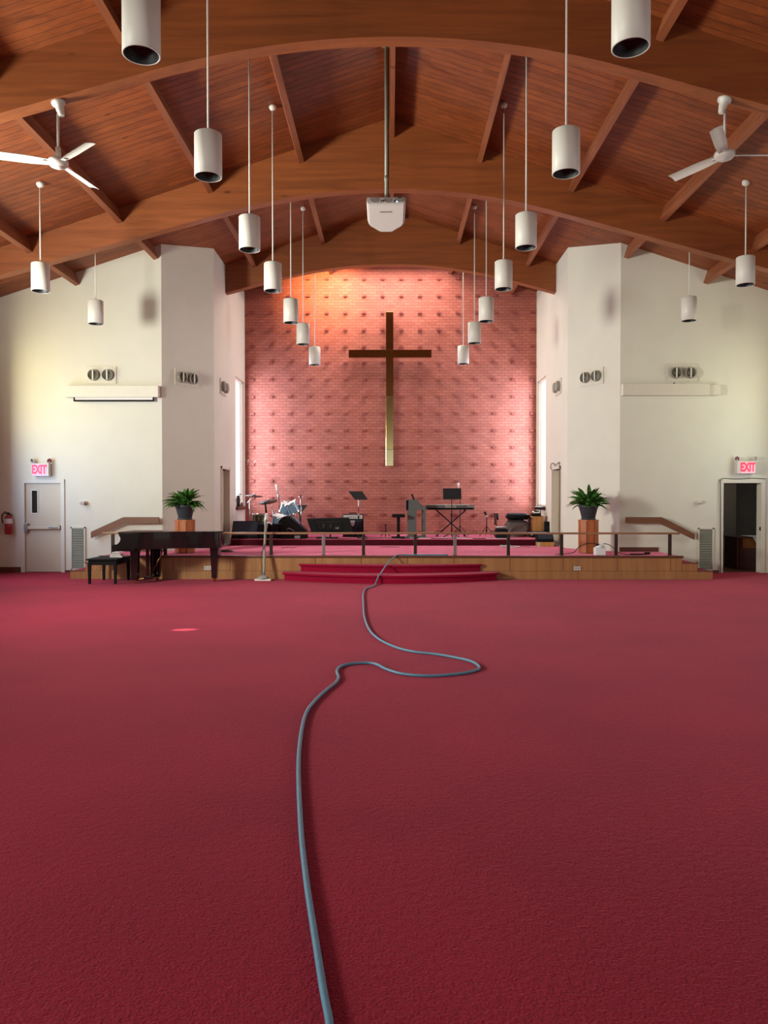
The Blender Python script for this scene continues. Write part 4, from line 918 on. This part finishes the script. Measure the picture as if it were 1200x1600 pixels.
# tall mic stand with a white spiral cable holder at its top
t, x, zt4 = straight_stand('microphone_stand', 436, 21.4, 775, 'tall thin microphone stand rising behind the drums', 'microphone stand', 'microphone stands', .009, 'black')
a_, b_ = at(435.5, 777, 21.4), at(431.5, 757, 21.4); obj('boom_arm', MB().cyl(a_, b_, .008), 'black', t)
obj('microphone', MB().cyl(a_.lerp(b_, .35), b_, .024, .03), 'plastic', t); obj('microphone_clip', MB().cyl(at(435.3, 780, 21.4), at(434.5, 772, 21.4), .03), 'greyplastic', t)

def music_stand(px, Y, quad, label, pole='black', zb=DK, polebase=None, low=None):
    t = thing('music_stand', (X(px, Y), Y, zb), label, 'music stand', 'black music stands')
    c = [at(a, b, Y + o_) for (a, b), o_ in zip(quad, (.12, .12, -.08, -.08))]
    mb = MB(); mb.prism(c, (0, .012, .006)); d_ = obj('desk', mb, 'black', t)
    n_ = (c[3] - c[2]); obj('lip', MB().prism([c[2], c[3], c[3] + Vector((0, -.05, -.01)), c[2] + Vector((0, -.05, -.01))], (0, 0, -.006)), 'black', d_)
    m_ = sum(c, Vector()) / 4; x = X(px, Y)
    zmid = DK + .55
    obj('upper_pole', MB().cyl((x, Y + .05, zmid), (x, Y + .03, m_.z - .01), .011), pole, t)
    obj('lower_pole', MB().cyl((x, Y + .05, zb + .05), (x, Y + .05, zmid + .05), .017), 'black', t)
    obj('clutch', MB().cyl((x, Y + .05, zmid + .02), (x, Y + .05, zmid + .08), .024), 'greyplastic' if pole != 'black' else 'black', t)
    for k in range(3):
        a = R(-90 + 120 * k); obj('leg', MB().tube([(x, Y + .05, zb + .12), (x + .24 * math.cos(a), Y + .05 + .24 * math.sin(a), zb + .012)], .012, 6), 'black', t)
    return t
music_stand(560, 20.05, [(544.5, 768), (566, 768), (574, 780), (554, 780)], 'black music stand with silver pole in front of the amplifier', 'chrome')
music_stand(706, 20.2, [(692, 763.5), (720.5, 763), (721, 779), (692.5, 779.5)], 'black music stand with upright desk in front of the keyboard')
music_stand(468, 21.3, [(465.5, 789.5), (480.5, 789.5), (472, 800), (455, 803)], 'black music stand tilted beside the bare hi hat stand')

# black flat screen lying back on a stand
Yt = 19.75
t = thing('stage_television', (X(515, Yt), Yt, DK), 'large black flat television tilted back facing the stage', 'television')
c = [at(479.5, 811, Yt + .1), at(545, 809.5, Yt + .1), at(551, 833, Yt - .1), at(487, 833, Yt - .1)]
mb = MB(); mb.prism(c, (0, .05, .02)); scn_ = obj('screen_panel', mb, 'black', t)
obj('rear_cover', MB().prism([c[0].lerp(c[2], .2), c[1].lerp(c[3], .2), c[2].lerp(c[0], .2), c[3].lerp(c[1], .2)], (0, -.03, -.01)), 'black', t)
p = at(527, 825, Yt - .08); obj('lettering', MB().text('LG', (p.x, p.y - .03, p.z), .07, ext=.002), 'label', t)
for px in (506, 517): obj('stand_arm', MB().cyl(at(px, 819, Yt - .06), (X(px - 1, Yt), Yt, DK + .03), .018), 'bronze_post', t)
obj('stand_base', MB().box((X(511, Yt), Yt, DK + .016), (.55, .4, .03), bev=.008), 'black', t)

# guitar amplifier
Ya = 20.45; x0, x1 = X(535.5, Ya), X(567.5, Ya); zt5 = Z(803.5, Ya)
t = thing('guitar_amplifier', ((x0 + x1) / 2, Ya + .15, DK), 'black guitar amplifier with silver control strip behind the television', 'amplifier')
obj('cabinet', MB().bx(x0, x1, Ya, Ya + .3, DK, zt5, bev=.012), 'black', t)
obj('grille', MB().bx(x0 + .03, x1 - .03, Ya - .01, Ya, DK + .03, zt5 - .14), 'navy', t)
cp = obj('control_panel', MB().bx(x0 + .02, x1 - .02, Ya - .014, Ya, zt5 - .12, zt5 - .02), 'silver_panel', t)
for k in range(6): obj('knob', MB().cyl((x0 + .18 + k * .055, Ya - .03, zt5 - .075), (x0 + .18 + k * .055, Ya - .012, zt5 - .075), .012), 'black', cp)
bxm = X(551, Ya); obj('badge', MB().prism([(bxm - .06, Ya - .016, zt5 - .17), (bxm + .06, Ya - .016, zt5 - .17), (bxm + .05, Ya - .016, zt5 - .27), (bxm, Ya - .016, zt5 - .33), (bxm - .05, Ya - .016, zt5 - .27)], (0, .006, 0)), 'silver_panel', t)
obj('carry_handle', MB().tube([(bxm - .1, Ya + .15, zt5), (bxm - .09, Ya + .15, zt5 + .03), (bxm + .09, Ya + .15, zt5 + .03), (bxm + .1, Ya + .15, zt5)], .012, 8), 'black', t)

# short stands and stool
x = X(602.5, 20.6); t = thing('short_stand', (x, 20.6, DK), 'short black stand left of the keyboard stool', 'stand')
obj('tube', MB().cyl((x, 20.6, DK), (x, 20.6, Z(820, 20.6)), .012), 'black', t); obj('clip', MB().box((x, 20.58, Z(820, 20.6)), (.09, .05, .02), bev=.004), 'black', t); legs3(t, (x, 20.6), DK + .15, .15, 'black')
Yk = 20.0; x = X(622.5, Yk); zs_ = Z(803, Yk)
t = thing('keyboard_stool', (x, Yk, DK), 'black padded keyboard stool on a single column', 'stool')
obj('seat', MB().box((x, Yk, zs_ - .045), (.34, .45, .085), bev=.03), 'black', t)
obj('column', MB().bx(x - .04, x + .04, Yk - .03, Yk + .03, DK + .03, zs_ - .08), 'black', t)
obj('foot_bar', MB().bx(x - .18, x + .18, Yk - .13, Yk - .08, DK, DK + .035, bev=.008), 'black', t); obj('foot_bar', MB().bx(x - .18, x + .18, Yk + .08, Yk + .13, DK, DK + .035, bev=.008), 'black', t)
obj('foot_spine', MB().bx(x - .03, x + .03, Yk - .1, Yk + .1, DK + .005, DK + .03), 'black', t)
# grey digital piano seen end-on
Yg = 20.1; G_ = lambda a, b: at(a, b, Yg)
t = thing('digital_piano', (X(650, Yg), Yg + .3, DK), 'grey upright digital piano seen end on beside the stool', 'piano')
pr = [(634.5, 797), (634.5, 782), (637, 780.5), (652, 780.5), (656, 786), (661, 790), (665.5, 791), (665.5, 797)]
obj('end_case', MB().prism([G_(a, b) for a, b in pr], (0, .9, 0)), 'grey_piano', t)
obj('case_front', MB().prism([G_(634.3, 797), G_(634.3, 782.2), G_(638, 781), G_(638, 797)], (0, -.006, 0)), 'black', t)
z_ = Z(797, Yg)
obj('end_column', MB().bx(X(637.5, Yg), X(651, Yg), Yg, Yg + .05, DK + .05, z_), 'grey_piano', t)
obj('far_column', MB().bx(X(637.5, Yg), X(651, Yg), Yg + .85, Yg + .9, DK + .05, z_), 'grey_piano', t)
obj('leg', MB().bx(X(661, Yg), X(665.5, Yg), Yg, Yg + .05, DK, z_), 'grey_piano', t); obj('leg', MB().bx(X(661, Yg), X(665.5, Yg), Yg + .85, Yg + .9, DK, z_), 'grey_piano', t)
obj('foot', MB().bx(X(634.5, Yg), X(665.5, Yg), Yg - .01, Yg + .06, DK, DK + .06, bev=.01), 'grey_piano', t)
obj('music_rest', MB().prism([G_(643, 772), G_(645, 772), G_(648, 781), G_(646, 781)], (0, .5, 0)), 'black', t)
# stage keyboard on X stand
Yk = 20.7; x0, x1 = X(666, Yk), X(741.5, Yk); z0, z1 = Z(796.5, Yk), Z(789, Yk)
t = thing('stage_keyboard', ((x0 + x1) / 2, Yk, z0), 'long dark stage keyboard seen from behind on a crossed stand', 'keyboard')
bd_ = obj('case', MB().bx(x0, x1, Yk - .02, Yk + .3, z0, z1, bev=.012), 'grey_piano', t); 
obj('rear_panel', MB().bx(x0 + .04, x1 - .04, Yk - .026, Yk - .018, z0 + .005, z0 + (z1 - z0) * .4), 'black', t)
obj('lettering', MB().text('Roland', (X(704, Yk), Yk - .026, z0 + (z1 - z0) * .68), .105, ext=.002), 'label', t)
obj('model_lettering', MB().text('RD-800', (X(735, Yk), Yk - .026, z0 + (z1 - z0) * .68), .06, ext=.002), 'label', t)
obj('keys', MB().bx(x0 + .1, x1 - .1, Yk + .14, Yk + .29, z1 - .003, z1 + .008), 'keys', t)
t = thing('keyboard_stand', (X(706, Yk), Yk + .1, DK), 'black folding crossed stand under the stage keyboard', 'stand')
for q, (a, b) in enumerate(((683, 727), (727, 683))):
    yy = Yk + .03 + q * .05; obj('cross_leg', MB().cyl((X(a, Yk), yy, z0 - .03), (X(b, Yk), yy, DK + .03), .016), 'black', t)
for a in (683, 727):
    obj('top_bar', MB().cyl((X(a, Yk), Yk - .02, z0 - .018), (X(a, Yk), Yk + .28, z0 - .018), .016), 'black', t); obj('foot_bar', MB().cyl((X(a, Yk), Yk - .12, DK + .018), (X(a, Yk), Yk + .3, DK + .018), .016), 'black', t)
obj('hub', MB().cyl((X(705, Yk), Yk - .0, (z0 + DK) / 2), (X(705, Yk), Yk + .12, (z0 + DK) / 2), .035), 'black', t)
t, x, zt4 = straight_stand('microphone_stand', 719, 21.35, 770, 'black microphone stand behind the keyboard with pale microphone', 'microphone stand', 'microphone stands', .01, 'black')
obj('microphone', MB().lathe([(.012, -.1), (.018, 0), (.035, .04), (.028, .08), (.001, .09)], (X(716, 21.35), 21.33, Z(757, 21.35) - .04), 16), 'plastic', t); obj('clip', MB().cyl((x, 21.35, zt4), (X(716, 21.35), 21.34, Z(764, 21.35)), .009), 'black', t)
t, x, zt4 = straight_stand('microphone_stand', 760.5, 20.9, 806, 'short microphone stand right of the keyboard', 'microphone stand', 'microphone stands', .013, 'black')
obj('microphone', MB().cyl(at(760.5, 806, 20.9), at(757, 799.5, 20.9), .016, .035), 'black', t); obj('clip', MB().box(at(760.5, 806.5, 20.9), (.05, .04, .05), bev=.008), 'plastic', t)
Yq = 21.5; x = X(775, Yq); t = thing('guitar_stand', (x, Yq, DK), 'black instrument stand with folded yoke near the covered equipment', 'stand')
obj('tube', MB().cyl((X(776, Yq), Yq, DK), (X(776, Yq), Yq, Z(803, Yq)), .012), 'black', t); obj('yoke', MB().box((x, Yq, Z(803, Yq)), (.14, .06, .03), bev=.006), 'black', t)
obj('folded_arm', MB().cyl((X(773.5, Yq), Yq - .03, Z(820, Yq)), (X(773.5, Yq), Yq - .03, Z(803, Yq)), .02), 'black', t); obj('padded_arm', MB().cyl((X(777.5, Yq), Yq - .03, Z(812, Yq)), (X(777, Yq), Yq - .03, Z(803, Yq)), .026), 'black', t); legs3(t, (X(776, Yq), Yq), DK + .2, .2, 'black')

# soft black bag with white cable on top
Yb = 19.75; p0, p1 = X(775, Yb), X(794, Yb); cx = (p0 + p1) / 2; t = thing('equipment_bag', (cx, Yb + .12, DK), 'squat dark bag with white cable coiled on top', 'bag')
zt6 = Z(826, Yb)
obj('bag_body', MB().box((cx, Yb + .12, (DK + zt6) / 2), (p1 - p0, .3, zt6 - DK), bev=.05), 'blackcloth', t)
obj('bag_flap', MB().box((cx, Yb + .1, zt6 - .01), (p1 - p0 - .04, .3, .03), rot=(R(4), 0, 0), bev=.012), 'black', t)
def coil(c, r, n, thick, mat, name, label, seed, squash=.6):
    rn = random.Random(seed); pts = []
    for i in range(n * 12):
        a = i / 12 * 2 * math.pi; rr = r * (1 + .25 * math.sin(a * .37 + seed)); pts.append(Vector((c[0] + rr * math.cos(a) + .02 * rn.uniform(-1, 1), c[1] + rr * squash * math.sin(a), c[2] + thick + .006 * i / 12 + .01 * rn.random())))
    return tag(obj(name, MB().tube(pts, thick, 6, sub=2), mat, loc=c), label, 'cable')
coil((cx, Yb + .1, zt6 + .012), .11, 3, .012, 'pink_cable', 'coiled_cable', 'white cable coiled on top of the dark bag', 1)

# covered equipment: draped grey vinyl with folded black cloth on top
Yv = 20.6; x0, x1 = X(788, Yv), X(827.5, Yv); zt7 = Z(814.5, Yv)
t = thing('covered_equipment', ((x0 + x1) / 2, Yv + .25, DK), 'bulky equipment draped in a grey vinyl cover', 'covered equipment')
cxx, cyy, hx, hy = (x0 + x1) / 2, Yv + .25, (x1 - x0) / 2, .25
def drape(u, v):
    a = u * 2 * math.pi; k = v
    sq = lambda c_: math.copysign(abs(c_) ** .5, c_)
    f = .82 + .18 * k; rip = 1 + (.03 + .09 * k) * math.sin(a * 8 + 7 * k + 1.5 * math.sin(a * 3)) + .04 * math.sin(a * 4 + 8 * k)
    return (cxx + hx * f * rip * sq(math.cos(a)) + .05 * (1 - k), cyy + hy * f * rip * sq(math.sin(a)), zt7 + .04 * math.sin(a) - (zt7 - DK - .01) * k)
mb = MB(); mb.grid(drape, 72, 14); obj('vinyl_cover', mb, 'canvas', t)
mb = MB(); mb.grid(lambda u, v: tuple(Vector((cxx + .05, cyy, zt7 + .06)).lerp(Vector(drape(u, 0)), v)), 72, 3); obj('cover_top', mb, 'canvas', t)
mb = MB()
def fold(u, v): 
    a = u * 2 * math.pi; r_ = math.sin(v * math.pi); zz = -math.cos(v * math.pi)
    sq = lambda c_: math.copysign(abs(c_) ** .6, c_)
    return (X(810, Yv) + .32 * r_ * sq(math.cos(a)) * (1 + .12 * math.sin(3 * a + 5 * v) + .05 * math.sin(7 * a)), Yv + .22 + .24 * r_ * sq(math.sin(a)), zt7 + .125 + .085 * zz + .045 * math.sin(6 * v * math.pi + 2 * a) * r_)
mb.grid(fold, 40, 16); tag(obj('folded_cloth', mb, 'black', loc=(X(813, Yv), Yv + .2, zt7)), 'folded black cloth heaped on the grey vinyl cover', 'cloth')

# oak cabinet with things on top
Yo = 20.5; x0, x1 = X(834, Yo), X(849.5, Yo); zt8 = Z(807, Yo)
t = thing('oak_cabinet', ((x0 + x1) / 2, Yo + .2, DK), 'light oak cabinet against the right chancel wall', 'cabinet')
obj('carcass', MB().bx(x0, x1, Yo, Yo + .45, DK + .05, zt8 - .03), 'oak', t); obj('cabinet_top', MB().bx(x0 - .04, min(x1 + .06, CW - .03), Yo - .02, Yo + .47, zt8 - .03, zt8, bev=.005), 'oak', t); obj('plinth', MB().bx(x0 - .02, x1 + .03, Yo - .015, Yo + .46, DK, DK + .05), 'black', t)
dr = obj('door', MB().bx(x0 + .015, x1 - .015, Yo - .012, Yo - .001, DK + .08, zt8 - .06, bev=.003), 'oak', t)
x_ = X(839, Yo); t = thing('mixer_console', (x_, Yo + .15, zt8), 'small black mixing console with pale top on the oak cabinet', 'mixer')
obj('body', MB().box((x_, Yo + .17, zt8 + .045), (.22, .28, .08), bev=.01), 'black', t); obj('control_surface', MB().box((x_ + .01, Yo + .16, zt8 + .11), (.17, .22, .03), rot=(R(12), 0, 0), bev=.004), 'label', t); obj('lid', MB().box((x_ + .02, Yo + .2, zt8 + .145), (.12, .15, .02)), 'black', t)
x_ = X(847, Yo); t = thing('desk_lamp', (x_ , Yo + .2, zt8), 'small lamp with wide dark shade on the oak cabinet', 'lamp')
obj('base', MB().cyl((x_, Yo + .2, zt8), (x_, Yo + .2, zt8 + .02), .05, seg=20), 'black', t); obj('stem', MB().cyl((x_, Yo + .2, zt8 + .02), (x_, Yo + .2, zt8 + .2), .014), 'greyplastic', t)
obj('lamp_shade', MB().box((x_ - .05, Yo + .2, zt8 + .22), (.24, .14, .08), bev=.025), 'bronze_post', t)
obj('antenna', MB().tube([(x_, Yo + .2, zt8 + .26), (x_ + .02, Yo + .2, zt8 + .34), (x_ + .05, Yo + .2, zt8 + .38)], .006, 6), 'greyplastic', t)
# black satellite speaker
x0, x1 = X(851.5, 20.3), X(859.5, 20.3); zz1, zz0 = Z(815, 20.3), Z(830, 20.3)
t = thing('small_speaker', ((x0 + x1) / 2, 20.35, DK), 'small black speaker on a black crate beside the oak cabinet', 'speaker')
obj('speaker_box', MB().bx(x0, x1, 20.28, 20.44, zz0, zz1, bev=.008), 'black', t); obj('speaker_cone', MB().cyl(((x0 + x1) / 2, 20.275, (zz0 + zz1) / 2 - .03), ((x0 + x1) / 2, 20.282, (zz0 + zz1) / 2 - .03), .045, seg=20), 'blackcloth', t)
t = thing('black_crate', (X(850, 20.3), 20.35, DK), 'low black crate under the small speaker', 'crate'); obj('crate_body', MB().bx(X(829, 20.3), X(861, 20.3), 20.2, 20.47, DK, zz0 - .005, bev=.008), 'black', t)
obj('white_tag', MB().cyl((X(831, 20.2), 20.19, DK + .09), (X(831, 20.2), 20.2, DK + .09), .03), 'plastic', t)
# clutter shelf between cover and cabinet
t = thing('cluttered_rack', (X(831.5, 21.0), 21.1, DK), 'dark rack of small audio gear left of the oak cabinet', 'rack')
x0, x1 = X(827.5, 21.1), X(835, 21.1)
mb = MB().bx(x0, x0 + .02, 21.0, 21.3, DK, Z(808, 21)).bx(x1 - .02, x1, 21.0, 21.3, DK, Z(808, 21)); obj('rack_frame', mb, 'black', t)
for k in range(5): obj('gear_unit', MB().bx(x0 + .02, x1 - .02, 21.0, 21.28, DK + .03 + k * .1, DK + .1 + k * .1, bev=.004), ('black', 'greyplastic', 'black', 'bronze_post', 'black')[k], t)

# wedge monitor on a wooden box, on the stage in front of the deck, right
Yw = 18.9; zb_ = ST + .11
t = thing('wooden_box', (X(853.5, Yw), Yw + .25, ST), 'low plain wooden box carrying the right wedge monitor', 'box')
obj('box_body', MB().bx(X(841.5, Yw), X(866, Yw), Yw, Yw + .34, ST, zb_ - .003, bev=.004), 'oak', t); obj('end_board', MB().bx(X(840.5, Yw), X(844, Yw), Yw - .01, Yw, ST, zb_ - .005), 'label', t)
wedge('stage_monitor', 840, 865.5, 18.95, 832, 851, .32, 'black wedge monitor raised on the wooden box at right', z0=zb_, face='navy')

# things on the left chancel sill
Ys = 21.1; xs_ = -CW + .06
t = thing('metal_flask', (-CW + .0, 21.15, WZ0 + .001), 'dark pewter jug standing on the left window sill', 'jug')
obj('body', MB().lathe([(.05, 0), (.055, .02), (.06, .2), (.045, .26), (.05, .3)], (-CW - .0, 21.15, WZ0), 20), 'bronze_post', t); obj('spout', MB().tube([(-CW, 21.15, WZ0 + .28), (-CW + .03, 21.1, WZ0 + .33), (-CW + .1, 21.1, WZ0 + .34)], .012, 8), 'bronze_post', t)
t = thing('crystal_vase', (-CW, 21.6, WZ0), 'small clear glass bowl on the left window sill', 'vase')
obj('bowl', MB().lathe([(.03, 0), (.04, .02), (.055, .1), (.06, .13), (.054, .13), (.045, .05)], (-CW, 21.6, WZ0), 20, caps=False), 'chrome', t)

# cords and leads on the stage
def lead(ptsxy, z, r, mat, label, name='floor_cable', group='leads on the stage'):
    pts = [Vector((X(a, b), b, z + r)) for a, b in ptsxy]; return tag(obj(name, MB().tube(pts, r, 6, sub=6), mat, loc=pts[0]), label, 'cable', group)
lead([(560, 19.9), (580, 19.6), (600, 19.75), (625, 19.5), (655, 19.7), (690, 19.55), (720, 19.8), (745, 19.5), (770, 19.75)], DK, .012, 'cable', 'black lead winding along the front of the upper deck')
lead([(640, 19.9), (668, 19.6), (700, 19.85), (732, 19.55), (752, 19.62), (790, 19.5), (812, 19.6)], DK, .01, 'pink_cable', 'pale lead running to the right along the upper deck')
lead([(500, 19.55), (530, 19.42), (552, 19.6), (575, 19.45)], DK, .01, 'cable', 'black lead in front of the television stand')
lead([(440, 18.2), (450, 18.6), (456, 18.3), (462, 18.5)], ST, .006, 'cable', 'short dark wire lying on the stage left of centre')
lead([(595, 18.55), (602, 18.7), (618, 18.6), (624, 18.75)], ST, .006, 'cable', 'thin dark wire lying at the centre of the stage')
lead([(785, 18.75), (798, 18.95), (812, 18.7), (808, 18.4), (795, 18.5), (800, 18.9)], ST, .01, 'pink_cable', 'looped white cable on the stage below the dark bag')
lead([(812, 19.25), (820, 18.9), (828, 18.5)], ST, .006, 'cable', 'thin dark lead running down from the deck at right')
t = thing('power_strip', (X(790, 18.7), 18.7, ST), 'white power strip on the stage below the dark bag', 'power strip')
obj('strip_body', MB().box((X(790, 18.7), 18.7, ST + .025), (.26, .07, .045), bev=.01), 'plastic', t); obj('plug', MB().box((X(788, 18.7), 18.7, ST + .06), (.05, .04, .04), bev=.008), 'black', t)
coil((X(351, 16.9), 16.9, ST), .16, 4, .011, 'cable', 'coiled_cable', 'tangle of black cable by the left chancel wall', 4, .8)
